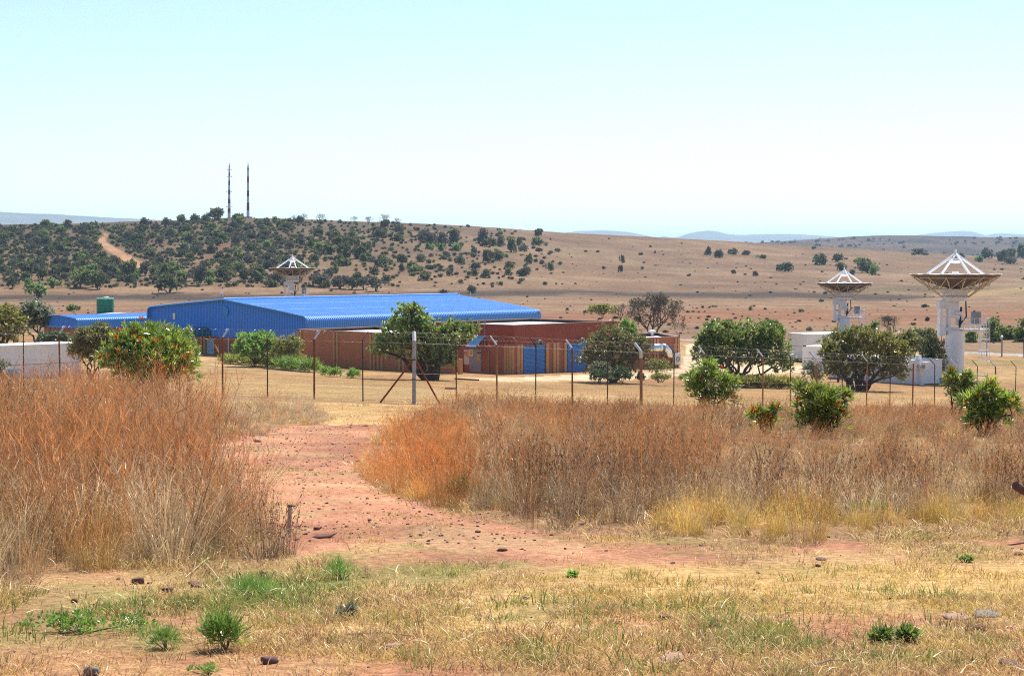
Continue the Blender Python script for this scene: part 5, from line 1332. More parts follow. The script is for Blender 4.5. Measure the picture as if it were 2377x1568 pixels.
# named clumps on the slope
clump = [('the big dark thicket on the slope right of the rear dish', 800, 585, [(770, 590, 44, 34), (800, 596, 52, 46), (830, 600, 46, 40), (815, 575, 50, 36), (780, 572, 40, 30), (845, 585, 34, 28), (790, 606, 30, 20)], 'g'),
         ('dark thicket high on the slope, right of the bare skyline trees', 1010, 560, [(985, 562, 42, 40), (1005, 566, 40, 36), (1030, 568, 44, 36), (1055, 566, 36, 44), (1020, 582, 28, 22), (1060, 582, 26, 24), (995, 578, 30, 18)], 'y')]
for lab, cx_, cy_, parts_, k in clump:
    for i, (x, y, w_, h_) in enumerate(parts_): hill_shrub(x, y, w_, h_, 'l' if i >= 4 and k == 'y' else k, 'tall bush in ' + ('the dark thicket right of the rear dish' if k == 'g' else 'the high thicket near the skyline'), 'bushes of ' + lab)
single = [(1100, 590, 22, 22, 'y'), (1125, 566, 40, 44, 'y'), (1160, 572, 26, 34, 'y'), (1185, 585, 34, 44, 'g'), (1205, 570, 20, 26, 'g'), (1215, 583, 34, 22, 'y'), (1250, 584, 18, 12, 'y'), (1130, 610, 40, 38, 'g'), (1160, 605, 36, 30, 'g'), (1180, 625, 26, 24, 'g'), (1228, 612, 24, 32, 'g'),
          (1210, 640, 44, 24, 'y'), (1225, 635, 34, 20, 'g'), (1180, 638, 24, 26, 'g'), (1130, 645, 34, 26, 'y'), (1105, 640, 24, 20, 'g'), (1040, 640, 22, 16, 'g'), (1070, 614, 22, 28, 'g'), (1005, 625, 26, 14, 'y'), (960, 640, 26, 12, 'g'), (890, 615, 26, 22, 'g'), (935, 630, 22, 24, 'g'), (975, 600, 24, 14, 'g'),
          (1278, 628, 22, 24, 'g'), (1445, 610, 14, 24, 'g'), (1442, 632, 16, 22, 'g'), (1360, 585, 12, 6, 'y'), (1385, 586, 12, 7, 'y'), (1400, 625, 12, 10, 'y'), (1485, 592, 18, 8, 'y'), (1510, 574, 10, 6, 'y'), (1520, 588, 8, 8, 'y'), (1490, 625, 12, 9, 'y'), (1665, 598, 34, 24, 'y'), (1700, 590, 34, 18, 'g'),
          (1645, 592, 24, 26, 'y'), (1735, 592, 30, 14, 'y'), (1770, 600, 26, 12, 'g'), (1820, 630, 44, 28, 'g'), (1805, 628, 24, 18, 'y'), (1700, 635, 18, 12, 'y'), (1750, 640, 22, 14, 'y'), (1903, 614, 46, 34, 'g'), (1948, 608, 34, 26, 'g'), (1955, 628, 36, 24, 'g'), (2005, 634, 60, 44, 'g'), (1990, 612, 24, 20, 'l'), (2030, 638, 34, 26, 'l'),
          (1980, 638, 22, 16, 'y'), (2135, 590, 40, 18, 'g'), (2120, 592, 20, 8, 'y'), (2150, 592, 26, 8, 'y'), (1890, 578, 16, 8, 'g'), (2230, 600, 34, 16, 'y'), (2290, 600, 44, 30, 'y'), (2320, 605, 44, 34, 'y'), (2345, 600, 40, 30, 'g'), (2370, 600, 40, 40, 'g'), (2275, 608, 30, 20, 'l'), (2340, 612, 40, 22, 'y'), (2400, 600, 50, 40, 'g'),
          (1095, 680, 30, 24, 'y'), (1030, 684, 26, 16, 'y'), (1315, 720, 12, 8, 'y'), (1630, 715, 10, 8, 'g'), (1740, 720, 16, 12, 'l'), (1860, 725, 14, 12, 'l'), (2150, 745, 16, 14, 'y'), (2200, 745, 10, 8, 'y'), (170, 722, 34, 22, 'l')]
for x, y, w_, h_, k in single:
    reg = 'on the open slope right of the thickets' if x < 1300 else 'alone on the bare grassy slope' if x < 1800 else 'in the scattered clump on the right-hand slope' if y < 650 else 'low in the dry veld behind the buildings'
    hill_shrub(x, y, w_, h_, k, {'g': 'dark green', 'y': 'grey-brown', 'l': 'light green'}[k] + ' shrub ' + reg, 'shrubs ' + reg)
# dead skyline trees
for k, (x, y) in enumerate(((686, 511), (705, 511), (745, 516), (822, 514), (855, 518), (893, 517), (920, 519))):
    g = ground_at(x, y + 2)
    if g is None: continue
    bare_tree('bare_tree', ('first', 'second', 'third', 'fourth', 'fifth', 'sixth', 'last')[k] + ' small leafless tree on the skyline, counted rightwards from the masts', g, 4.2, 4.0 + (k % 3), 300 + k, nl=40)
# random scatter: individuals, then the finest as one mass
cand = []
hr = np.random.default_rng(99)
while len(cand) < 4800:
    x = hr.uniform(-120, 1300); y = hr.uniform(512, 668)
    top = float(np.interp(x, _cu, _cc)) + 3
    if y < top: continue
    dens = 1.0 if x < 620 else np.interp(x, [620, 760, 900, 1000, 1250], [.9, .55, .38, .22, .1])
    dens *= np.interp(y, [512, 545, 600, 640, 668], [1.1, 1, .9, .7, .3])
    dens *= .35 + 1.3 * vnoise(np.array([x / 45]), np.array([y / 22]), 8)[0]
    if hr.random() > dens: continue
    if float(seg_dist(np.array([x]), np.array([y]), TRK)[0]) < 11 or float(seg_dist(np.array([x]), np.array([y - 12.]), TRK)[0]) < 14 or float(seg_dist(np.array([x]), np.array([y]), [(405, 648), (470, 608), (540, 560)])[0]) < 5: continue
    cand.append((x, y))
sizes = hr.gamma(2.2, 5.0, len(cand)) + 5
order = np.argsort(-sizes)
nobj = 0
scrubV = []; scrubT = []
for q in order:
    (x, y), s = cand[q], min(sizes[q], 36)
    k = 'y' if hr.random() < .38 else 'l' if hr.random() < .16 else 'g'
    if nobj < 215:
        s *= .85
        where = 'left of the track' if x < np.interp(y, [546, 622], [240, 330]) else 'between track and masts' if x < 525 else 'below the masts' if x < 620 else 'behind the rear dish' if x < 740 else 'right of the rear dish'
        hill_shrub(x, y, s * 1.1, s * .8, k, ('big ' if s > 24 else 'small ') + {'g': 'dark green', 'y': 'grey-brown', 'l': 'light green'}[k] + ' bush ' + ('high on' if y < 550 else 'halfway up' if y < 605 else 'low on') + ' the hill ' + where, 'scrub bushes scattered over the left hillside'); nobj += 1
    elif len(scrubV) < 3400:
        g = ground_at(x, y)
        if g is None: continue
        scrubV.append((g, s * g[1] / F, k))

# look-alikes are told apart by their place in their row
_ord = 'first second third fourth fifth sixth seventh eighth ninth tenth eleventh twelfth thirteenth fourteenth fifteenth sixteenth seventeenth eighteenth nineteenth twentieth'.split()
byl = {}
for o in COL.objects:
    if o.name.startswith('hill_shrub'): byl.setdefault(o['label'], []).append(o)
for lab, os_ in byl.items():
    if len(os_) < 2: continue
    os_.sort(key=lambda o: o.location.x / o.location.y)
    for i, o in enumerate(os_): o['label'] = ('%s from left, ' % _ord[min(i, 19)]) + lab

# ------------------------------------------------------------------ geometry-node scatter for what nobody could count
def scatter(name, pts, rot, scl, idx_, tintc, sources, label=None):
    me = bpy.data.meshes.new(name); n = len(pts)
    me.vertices.add(n); me.vertices.foreach_set('co', np.asarray(pts, np.float32).ravel())
    for an, ty, arr in (('rot', 'FLOAT_VECTOR', rot), ('scl', 'FLOAT_VECTOR', scl), ('tintc', 'FLOAT_COLOR', tintc)):
        a = me.attributes.new(an, ty, 'POINT'); a.data.foreach_set('vector' if ty == 'FLOAT_VECTOR' else 'color', np.asarray(arr, np.float32).ravel())
    a = me.attributes.new('idx', 'INT', 'POINT'); a.data.foreach_set('value', np.asarray(idx_, np.int32))
    o = bpy.data.objects.new(name, me); COL.objects.link(o); o['kind'] = 'stuff'
    if label: o['label'] = label
    sc_col = bpy.data.collections.new(name + '_sources')
    for i, sm in enumerate(sources):
        so_ = bpy.data.objects.new('%s_tuft_%03d' % (name, i), sm); sc_col.objects.link(so_)
    ng = bpy.data.node_groups.new(name + '_nodes', 'GeometryNodeTree')
    ng.interface.new_socket('Geometry', in_out='INPUT', socket_type='NodeSocketGeometry'); ng.interface.new_socket('Geometry', in_out='OUTPUT', socket_type='NodeSocketGeometry')
    N, L = ng.nodes, ng.links
    gi, go = N.new('NodeGroupInput'), N.new('NodeGroupOutput'); ip = N.new('GeometryNodeInstanceOnPoints'); ci = N.new('GeometryNodeCollectionInfo')
    ci.inputs['Collection'].default_value = sc_col; ci.inputs['Separate Children'].default_value = True; ci.inputs['Reset Children'].default_value = True
    ip.inputs['Pick Instance'].default_value = True
    L.new(gi.outputs[0], ip.inputs['Points']); L.new(ci.outputs[0], ip.inputs['Instance'])
    for an, ty, sk in (('rot', 'FLOAT_VECTOR', 'Rotation'), ('scl', 'FLOAT_VECTOR', 'Scale'), ('idx', 'INT', 'Instance Index')):
        na = N.new('GeometryNodeInputNamedAttribute'); na.data_type = ty; na.inputs[0].default_value = an; L.new(na.outputs[0], ip.inputs[sk])
    L.new(ip.outputs[0], go.inputs[0])
    md = o.modifiers.new('scatter', 'NODES'); md.node_group = ng
    return o

r = np.random.default_rng(3)
n = len(scrubV)
scatter('hillside_scrub', [g for g, s, k in scrubV], np.stack([np.zeros(n), np.zeros(n), r.random(n) * 6.28], 1), [(s * .5, s * .45, s * .42) for g, s, k in scrubV],
        [{'g': 0, 'y': 4, 'l': 8}[k] + HT.randrange(4) for g, s, k in scrubV], np.ones((n, 4)), BU['g'] + BU['y'] + BU['l'], 'low scrub covering the hillside')
# scrub on the farther ridge and tussocks on the open slope
pts = []; sca = []; ks = []
for _ in range(700):
    x = r.uniform(1650, 2500); Y = r.uniform(2250, 3050); X = (x - CX) / F * Y
    if vnoise(np.array([X / 160]), np.array([Y / 110]), 14)[0] < .42: continue
    s = r.uniform(2, 6); pts.append((X, Y, T1(X, Y))); sca.append((s, s, s * .8)); ks.append(r.integers(4, 8))
n = len(pts); scatter('far_hill_scrub', pts, np.stack([np.zeros(n), np.zeros(n), r.random(n) * 6.28], 1), sca, ks, np.ones((n, 4)), BU['g'] + BU['y'], 'specks of scrub on the far ridge')
pts = []; sca = []; ks = []
for _ in range(1100):
    Y = r.uniform(250, 1100) if r.random() < .75 else r.uniform(250, 480); X = r.uniform(-.33, .33) * Y
    s = r.gamma(2.2, .15) + .2; s *= 1 + (Y > 600) * .5; pts.append((X, Y, T1(X, Y) - .05)); sca.append((s, s, s * .7)); ks.append(4 + r.integers(0, 4) if r.random() < .7 else r.integers(0, 12))
n = len(pts); scatter('veld_tussocks', pts, np.stack([np.zeros(n), np.zeros(n), r.random(n) * 6.28], 1), sca, ks, np.ones((n, 4)), BU['g'] + BU['y'] + BU['l'], 'small dark tussocks dotted over the veld')

# ================================================================== GRASS
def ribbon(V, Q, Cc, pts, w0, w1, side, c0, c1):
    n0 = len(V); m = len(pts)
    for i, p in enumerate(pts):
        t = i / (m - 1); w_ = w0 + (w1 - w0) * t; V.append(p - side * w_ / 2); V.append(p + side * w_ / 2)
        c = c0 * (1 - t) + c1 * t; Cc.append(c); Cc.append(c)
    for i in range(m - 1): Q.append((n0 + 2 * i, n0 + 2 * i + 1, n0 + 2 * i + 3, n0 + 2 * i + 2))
def clump(kind, seed):
    r = np.random.default_rng(seed); V, Q, Cc = [], [], []
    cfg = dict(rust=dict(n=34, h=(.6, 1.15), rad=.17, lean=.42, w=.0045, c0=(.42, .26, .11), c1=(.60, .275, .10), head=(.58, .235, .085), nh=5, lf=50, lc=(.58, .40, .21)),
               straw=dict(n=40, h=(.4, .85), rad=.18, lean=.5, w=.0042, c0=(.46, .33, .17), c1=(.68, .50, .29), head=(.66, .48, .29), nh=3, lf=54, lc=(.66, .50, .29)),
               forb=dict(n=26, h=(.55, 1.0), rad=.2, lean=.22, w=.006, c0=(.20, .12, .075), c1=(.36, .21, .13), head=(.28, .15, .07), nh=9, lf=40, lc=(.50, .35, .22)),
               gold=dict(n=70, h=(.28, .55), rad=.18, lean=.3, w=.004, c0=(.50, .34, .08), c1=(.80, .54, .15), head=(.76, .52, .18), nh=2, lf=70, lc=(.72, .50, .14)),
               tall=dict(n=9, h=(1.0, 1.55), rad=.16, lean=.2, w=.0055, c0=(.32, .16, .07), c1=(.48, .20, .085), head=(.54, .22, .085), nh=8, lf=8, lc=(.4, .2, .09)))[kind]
    wind = np.array([.06, .02, 0])
    for _ in range(cfg['n']):
        an = r.random() * 6.283; rr = cfg['rad'] * math.sqrt(r.random()); b = np.array([rr * math.cos(an), rr * math.sin(an), -.03])
        h = r.uniform(*cfg['h']); ln = np.array([math.cos(an), math.sin(an), 0]) * cfg['lean'] * (.3 + r.random()) * h + wind * h + r.normal(size=3) * np.array([.12, .12, 0]) * h
        pts = [b + np.array([0, 0, h * t]) + ln * t ** 1.8 for t in (0, .35, .7, 1)]
        fa = r.random() * 3.14; side = np.array([math.cos(fa), math.sin(fa), 0]); v = .75 + .5 * r.random()
        ribbon(V, Q, Cc, pts, cfg['w'], cfg['w'] * .5, side, np.array(cfg['c0']) * v, np.array(cfg['c1']) * v)
        for k in range(cfg['nh']):
            t = .62 + .4 * r.random(); p = b + np.array([0, 0, h * min(t, 1)]) + ln * min(t, 1) ** 1.8; d = np.array([r.normal() * .5, r.normal() * .5, .9]); d = d / np.linalg.norm(d)
            hl = h * (.1 if kind != 'forb' else .04) * (.6 + .9 * r.random()); hw = cfg['w'] * (.95 if kind != 'forb' else 2.0)
            ribbon(V, Q, Cc, [p, p + d * hl * .5 , p + d * hl], hw, hw * .4, np.cross(d, r.normal(size=3)) / 1.3, np.array(cfg['head']) * v, np.array(cfg['head']) * (v * 1.15))
    for _ in range(cfg['lf']):
        an = r.random() * 6.283; rr = cfg['rad'] * 1.2 * math.sqrt(r.random()); b = np.array([rr * math.cos(an), rr * math.sin(an), -.02]); h = r.uniform(*cfg['h']) * r.uniform(.3, .7)
        o = np.array([math.cos(an), math.sin(an), 0]) * h * r.uniform(.15, .7) + r.normal(size=3) * np.array([.1, .1, 0]) * h
        pts = [b, b + np.array([0, 0, h * .6]) + o * .3, b + np.array([0, 0, h * .95]) + o * .7, b + np.array([0, 0, h * .85]) + o * 1.2]
        fa = r.random() * 3.14; v = .7 + .6 * r.random()
        ribbon(V, Q, Cc, pts, cfg['w'] * 1.2, cfg['w'] * .5, np.array([math.cos(fa), math.sin(fa), 0]), np.array(cfg['lc']) * v * .75, np.array(cfg['lc']) * v)
    return clump_mesh(kind + '_clump', V, Q, Cc, 'grass')
def clump_mesh(name, V, Q, Cc, m):
    me = np_mesh(name, np.array(V), np.array(Q), 4)
    a = me.color_attributes.new('gcol', 'FLOAT_COLOR', 'POINT'); a.data.foreach_set('color', np.concatenate([np.array(Cc), np.ones((len(Cc), 1))], 1).astype(np.float32).ravel())
    me.materials.append(M[m]); return me
KINDS = ('rust', 'straw', 'forb', 'gold', 'tall'); NV = 5
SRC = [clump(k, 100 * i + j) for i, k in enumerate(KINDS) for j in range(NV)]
gr = np.random.default_rng(17)
def field(n, Ya, Yb):
    """points of ground with even density between two depths, over a width a little more than the view"""
    Y = np.sqrt(gr.uniform(Ya ** 2, Yb ** 2, n)); X = gr.uniform(-.40, .40, n) * Y; return X, Y
X, Y = field(26000, 11.5, 96)
ke = gr.random(len(X)) < np.interp(Y, [10, 25, 45, 96], [1, 1, .8, .55]); X, Y = X[ke], Y[ke]
# the nearest metres get extra clumps
Xe, Ye = field(3000, 11.5, 26); X = np.concatenate([X, Xe]); Y = np.concatenate([Y, Ye])
Z = T(X, Y); px, py = proj(X, Y, Z)
wx_ = (fbm(X / 1.6, Y / 1.6, 81) - .5) * 26; wy_ = (fbm(X / 1.6 + 31, Y / 1.6, 83) - .5) * 22
inL = inpoly(px + wx_, py + wy_, GRASS_L); inR = inpoly(px + wx_, py + wy_, GRASS_R)
keep = (inL | inR) & ~inside_fence(X, Y) & (gr.random(len(X)) < np.clip(-.85 + 2.6 * fbm(X / 1.5, Y / 1.5, 85, 3), .05, 1))
X, Y, Z, px, py, inL = X[keep], Y[keep], Z[keep], px[keep], py[keep], inL[keep]
nz = fbm(X / 3.0, Y / 3.0, 87); n = len(X)
wts = np.zeros((n, 5))
left = inL
wts[left] = (.30, .55, .14, .06, .12)
pale = np.exp(-((px - 640) / 170) ** 2 - ((py - 960) / 40) ** 2) * left
wts[:, 1] += pale * 2.5
wts[left & (nz > .55), 0] += .6; wts[left & (nz < .45), 1] += .5
R = ~left
wts[R] = (.26, .46, .34, .10, .05)
tongue = R & (px < 1090) & (py > 990); wts[tongue] = (1.5, .12, .05, .05, .02)
wts[R & (px > 1150) & (nz > .5), 2] += .6; wts[R & (px > 1150) & (nz < .44), 0] += .5
gold = R & (px > 1500) & (py > 1185 + (nz - .5) * 90); wts[gold] = (.10, .2, .02, 1.6, .02)
mid = R & (px > 1090) & (px < 1520) & (py > 1185); wts[mid] = (.35, .5, .5, .05, .03)
wts /= wts.sum(1)[:, None]; cum = wts.cumsum(1); kd = (gr.random(n)[:, None] > cum).sum(1); kd = np.minimum(kd, 4)
sc0 = gr.uniform(.45, 1.12, n) * np.interp(Y, [14, 90], [1, 1.05]) * (.75 + .5 * fbm(X / 2.2, Y / 2.2, 89)) * np.where(inL, np.interp(Y, [35, 55], [.95, 1.3]), .72) * np.where((px > 1700) & (px < 2420) & (Y > 19) & (Y < 41) & ~inL, .7, 1)
# lower growth at the edges of the stand
edge = np.zeros(n, bool)
for dx, dy in ((34, 0), (-34, 0), (0, 26), (0, 14)):
    edge |= ~(inpoly(px + dx, py + dy, GRASS_L) | inpoly(px + dx, py + dy, GRASS_R))
lf_ = inL & (py > 1130)
sc0 = np.where(lf_, sc0 * np.interp(px, [150, 380, 560, 700], [1, .97, .9, .78]), sc0)
sc0 = np.where(inL & (py < 1045) & (px > 430), sc0 * .72, sc0)
low = fbm(X / 1.1, Y / 1.1, 93, 2); sc0 = np.where(low < .4, sc0 * .55, sc0)
drop = lf_ & (gr.random(n) < np.interp(px, [330, 420, 700], [0, .05, .1])); sc0 = np.where(drop, .02, sc0); kd = np.where(lf_ & (px > 400) & (gr.random(n) < .3), 4, kd)
sc0 = np.where(edge & ~drop, sc0 * gr.uniform(.3, .9, n), sc0)
wd_ = sc0 * np.interp(Y, [14, 40, 90], [1.0, 1.3, 1.7])
tv = gr.uniform(.5, 1.22, n) * (.62 + .7 * fbm(X / 3, Y / 3, 91)); hu = gr.uniform(-.12, .1, n); tint = np.stack([tv * (1 - hu * .3), tv * (1 + hu * .6), tv * (1 + hu * 1.6), np.ones(n)], 1)
tint[tongue] *= np.array([1.22, 1.02, .82, 1.0])
rt = np.stack([gr.normal(0, .07, n), gr.normal(0, .07, n), gr.uniform(-1.3, 1.3, n)], 1)
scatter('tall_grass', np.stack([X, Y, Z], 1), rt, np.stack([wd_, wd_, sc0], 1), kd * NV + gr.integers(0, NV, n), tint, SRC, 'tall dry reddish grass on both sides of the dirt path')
print('tall grass clumps', n)

# short turf, weeds and straw litter on the trodden ground in front
def turf_tuft(kind, seed):
    r = np.random.default_rng(seed); V, Q, Cc = [], [], []
    cf = dict(straw=(26, .012, .045, (.48, .33, .13), (.74, .55, .27)), green=(30, .02, .06, (.17, .20, .05), (.33, .38, .10)), yellow=(28, .012, .042, (.46, .34, .10), (.70, .52, .18)), brown=(16, .015, .06, (.30, .16, .08), (.52, .32, .18)))[kind]
    for _ in range(cf[0]):
        an = r.random() * 6.283; rr = .085 * math.sqrt(r.random()); b = np.array([rr * math.cos(an), rr * math.sin(an), -.008]); h = r.uniform(cf[1], cf[2])
        o = np.array([math.cos(an), math.sin(an), 0]) * h * r.uniform(.1, 1.3) + r.normal(size=3) * np.array([.3, .3, 0]) * h
        pts = [b, b + np.array([0, 0, h * .65]) + o * .4, b + np.array([0, 0, h]) + o]; fa = r.random() * 3.14; v = .7 + .6 * r.random()
        ribbon(V, Q, Cc, pts, .0042, .0015, np.array([math.cos(fa), math.sin(fa), 0]), np.array(cf[3]) * v, np.array(cf[4]) * v)
    return clump_mesh('turf_' + kind, V, Q, Cc, 'turf')
def litter(seed):
    r = np.random.default_rng(seed); V, Q, Cc = [], [], []
    for _ in range(5):
        p = np.array([r.normal() * .12, r.normal() * .12, .012 + r.random() * .02]); an = r.random() * 6.283; d = np.array([math.cos(an), math.sin(an), r.normal() * .08]); l_ = r.uniform(.03, .12)
        side = np.array([-d[1], d[0], .3]); v = .7 + .7 * r.random()
        ribbon(V, Q, Cc, [p - d * l_ / 2, p + np.array([0, 0, .01]), p + d * l_ / 2], .003, .002, side, np.array((.44, .31, .15)) * v, np.array((.50, .37, .2)) * v)
    return clump_mesh('straw_litter', V, Q, Cc, 'turf')
TS = [turf_tuft(k, 700 + i * 10 + j) for i, k in enumerate(('straw', 'green', 'yellow', 'brown')) for j in range(4)] + [litter(760 + j) for j in range(4)]
X, Y = field(46000, 5.2, 30); X *= .95
ke = gr.random(len(X)) < np.interp(Y, [5, 12, 18, 30], [1, .9, .55, .3]); X, Y = X[ke], Y[ke]
Xe, Ye = field(12000, 5.2, 11); Xe *= .95; X = np.concatenate([X, Xe]); Y = np.concatenate([Y, Ye])
Xl, Yl = field(9000, 30, 74); Xl *= .8; X = np.concatenate([X, Xl]); Y = np.concatenate([Y, Yl])
Z = T(X, Y); px, py = proj(X, Y, Z)
pth = inpoly(px + (fbm(X * 1.3, Y * 1.3, 22) - .5) * 30, py + (fbm(X * 1.3, Y * 1.3, 21) - .5) * 20, PATH)
nA_ = fbm(X / .9, Y / .9, 95); nB = fbm(X / 2.6, Y / 2.6, 97)
keep = np.where(pth, (gr.random(len(X)) < .08 + .35 * (nA_ > .58) + .6 * np.exp(-((py - 1088) / 12) ** 2) * (nA_ > .45)), gr.random(len(X)) < .10 + 1.1 * smooth(.40, .66, nA_))
keep &= ~((fbm(X / 1.1 + 9, Y / 1.1, 39) > .57) & (Y < 30) & (gr.random(len(X)) < .8))
keep &= ~inside_fence(X, Y)
X, Y, Z, px, py, nA_, nB, pth = [q[keep] for q in (X, Y, Z, px, py, nA_, nB, pth)]; n = len(X)
gm = np.zeros(n)
for gx, gy, grx, gry, gs in ((1600, 1420, 500, 60, .28), (1900, 1500, 400, 50, .3), (620, 1370, 140, 55, 1.0), (170, 1440, 170, 50, .9), (370, 1500, 80, 26, .8), (800, 1330, 60, 34, .8), (1000, 1345, 100, 20, .35), (2050, 1540, 190, 26, .5), (1690, 1480, 120, 30, .4), (1450, 1540, 160, 26, .45), (2000, 1190, 60, 14, .5), (1250, 1330, 60, 12, .3), (900, 1540, 120, 20, .4)):
    gm = np.maximum(gm, gs * np.exp(-((px - gx) / grx) ** 2 - ((py - gy) / gry) ** 2))
gm = np.clip(gm * np.clip(3.2 * (fbm(X / .7, Y / .7, 98) - .38), 0, 1) * .9 + .05 * (fbm(X / .45, Y / .45, 99) > .6), 0, 1)
u_ = gr.random(n); kd = np.where(u_ < gm, 1, np.where(gr.random(n) < .42, 0, np.where(gr.random(n) < .5, 2, 3)))
yel = np.exp(-((py - 1360) / 60) ** 2) * smooth(900, 1500, px); kd = np.where((kd != 1) & (gr.random(n) < yel * .7), 2, kd)
kd = np.where((kd != 1) & (gr.random(n) < .09), 4, kd)
s = gr.uniform(.6, 1.35, n) * np.where(pth, .7, 1.0) * np.where(kd == 1, 1.2, 1); tall_e = inpoly(px, py, GRASS_L) | inpoly(px, py, GRASS_R); s = np.where(tall_e, s * 1.5, s)
ws_ = s * np.interp(Y, [6, 12, 30, 70], [1, 1.15, 2.0, 3.2])
tv = gr.uniform(.85, 1.3, n); tint = np.stack([tv, tv * gr.uniform(.95, 1.05, n), tv * gr.uniform(.9, 1.1, n), np.ones(n)], 1)
scatter('short_grass', np.stack([X, Y, Z], 1), np.stack([gr.normal(0, .1, n), gr.normal(0, .1, n), gr.uniform(0, 6.28, n)], 1), np.stack([ws_, ws_, s], 1), kd * 4 + gr.integers(0, 4, n), tint, TS, 'short dry and green turf with straw litter')
print('turf tufts', n)
# mown lawn inside the fence: short straw stubble
X, Y = field(24000, 60, 150); ke = inside_fence(X, Y); X, Y = X[ke], Y[ke]; Z = T(X, Y); px, py = proj(X, Y, Z); ke = (px > 450) & (px < 2500) & (py < 1000); X, Y, Z = X[ke], Y[ke], Z[ke]
n = len(X); s = gr.uniform(.5, 1.0, n); tv = gr.uniform(.8, 1.15, n)
scatter('lawn_stubble', np.stack([X, Y, Z], 1), np.stack([np.zeros(n), np.zeros(n), gr.uniform(0, 6.28, n)], 1), np.stack([s * 4, s * 4, s * 1.0], 1), np.where(gr.random(n) < .75, 0, 2) * 4 + gr.integers(0, 4, n), np.stack([tv, tv, tv, np.ones(n)], 1), TS, 'mown dry lawn stubble inside the fence')

# ================================================================== STONES, WEEDS, SMALL THINGS IN FRONT
def stone_mesh(seed, flat=.55):
    r = np.random.default_rng(seed); V = []; n = 10; m = 6
    for i in range(m + 1):
        th = math.pi * i / m
        for k in range(n):
            ph = 2 * math.pi * k / n; d = np.array([math.sin(th) * math.cos(ph), math.sin(th) * math.sin(ph), math.cos(th)])
            rr = 1 + .7 * (vnoise(np.array([d[0] * 1.6 + seed]), np.array([d[1] * 1.6 + d[2] * 2.1]), seed)[0] - .5) + (r.normal() * .09 if 0 < i < m else 0)
            V.append(np.clip(d * rr, -.7, .7) * np.array([.5, .42, flat * .5]) * 1.2)
    Q = [(i * n + k, i * n + (k + 1) % n, (i + 1) * n + (k + 1) % n, (i + 1) * n + k) for i in range(m) for k in range(n)]
    return np_mesh('stone', np.array(V), np.array(Q), 4)
SM = [stone_mesh(800 + k) for k in range(8)]
stones = [(627, 1540, 46, 26, 'stone_dark', 'reddish dark stone lying near the bottom edge'), (320, 1354, 34, 22, 'stone_dark', 'squarish dark stone at the foot of the left grass'), (390, 1374, 30, 17, 'stone_dark', 'rounded dark stone right of the squarish one'),
          (463, 1361, 52, 14, 'stone_red', 'flat red slab stone beside the straw stalks'), (212, 1566, 44, 30, 'stone_grey', 'grey pointed stone cut by the bottom edge'), (912, 1504, 54, 18, 'stone_pale', 'flat pale pinkish stone in bare soil'),
          (1165, 1280, 24, 10, 'stone_dark', 'dark brown stone at the lower path edge'), (735, 1230, 16, 12, 'stone_dark', 'small dark cube-like stone on the path beside the stake'), (598, 1026, 20, 9, 'stone_dark', 'dark red stone on the far left edge of the path'),
          (1905, 1300, 26, 7, 'stone_dark', 'thin dark stone in front of the golden tufts'), (2340, 1545, 54, 20, 'stone_dark', 'long dark brown stone in the bottom right corner'), (1545, 1440, 34, 20, 'stone_dark', 'dark wedge stone in the right foreground turf'),
          (1221, 1392, 16, 12, 'stone_pale', 'small whitish stone in the middle of the turf'), (752, 1246, 56, 8, 'stone_red', 'flat grey rock flush with the path beside the stake'), (2220, 1438, 60, 14, 'stone_pale', 'flat pale slab on the right, the left one of two'), (2290, 1432, 70, 12, 'stone_grey', 'flat grey slab on the right beside the pale one'),
          (2270, 1462, 40, 14, 'stone_red', 'brown stone below the two flat slabs'), (1665, 1455, 30, 12, 'stone_dark', 'small dark stone right of the dark wedge'), (1560, 1530, 60, 10, 'stone_pale', 'flat pinkish stone in the right foreground soil'), (2365, 1290, 24, 10, 'stone_red', 'small reddish stone at the right edge before the grass')]
for k, (x, y, w_, h_, m_, lab) in enumerate(stones):
    g = ground_at(x, y); ks_ = g[1] / F; me = SM[k % 8].copy(); me.materials.append(M[m_]); o = bpy.data.objects.new('stone', me); COL.objects.link(o)
    o.location = (g[0], g[1], g[2] + h_ * ks_ * .25); o.scale = (w_ * ks_, w_ * ks_ * (1.2 if h_ < 15 else .9), max(h_ * ks_ * 1.6, w_ * ks_ * .4)); o.rotation_euler = (HT.uniform(-.15, .15), HT.uniform(-.15, .15), HT.uniform(-.6, .6))
    props(o, lab, 'stone', 'stones lying on the open ground')
PB = []
for k in range(6):
    me = SM[k].copy(); me.materials.append(M['stone_dark' if k < 4 else 'stone_red']); PB.append(me)
X, Y = field(19000, 6, 50); X *= .8; Z = T(X, Y); px, py = proj(X, Y, Z)
pth = inpoly(px, py, PATH); keep = (gr.random(len(X)) < np.where(pth, .35 + 1.0 * (fbm(X / 1.5, Y / 1.5, 105) > .55), .05 + .16 * (fbm(X / 1.5, Y / 1.5, 105) > .58)))
X, Y, Z = X[keep], Y[keep], Z[keep]; n = len(X); s = gr.gamma(1.6, .0065, n) + .009
scatter('pebbles', np.stack([X, Y, Z + s * .15], 1), gr.uniform(-.4, .4, (n, 3)) + np.stack([np.zeros(n), np.zeros(n), gr.uniform(0, 6.28, n)], 1), np.stack([s * 1.3, s, s], 1), gr.integers(0, 6, n), np.ones((n, 4)), PB, 'dark pebbles and clods on the path')
# stake
g = ground_at(668, 1246); sk = thing('survey_stake', 'short grey wooden stake at the edge of the path', 'stake', g)
tp = P(673, 1174, g[1]); MB().tube([g - np.array([0, 0, .1]), tp], .017, 4).build('shaft', M['concrete'], sk); MB().tube([tp - (tp - g) * .02, tp + np.array([0, 0, .012])], .019, 4).build('top', M['stone_dark'], sk)
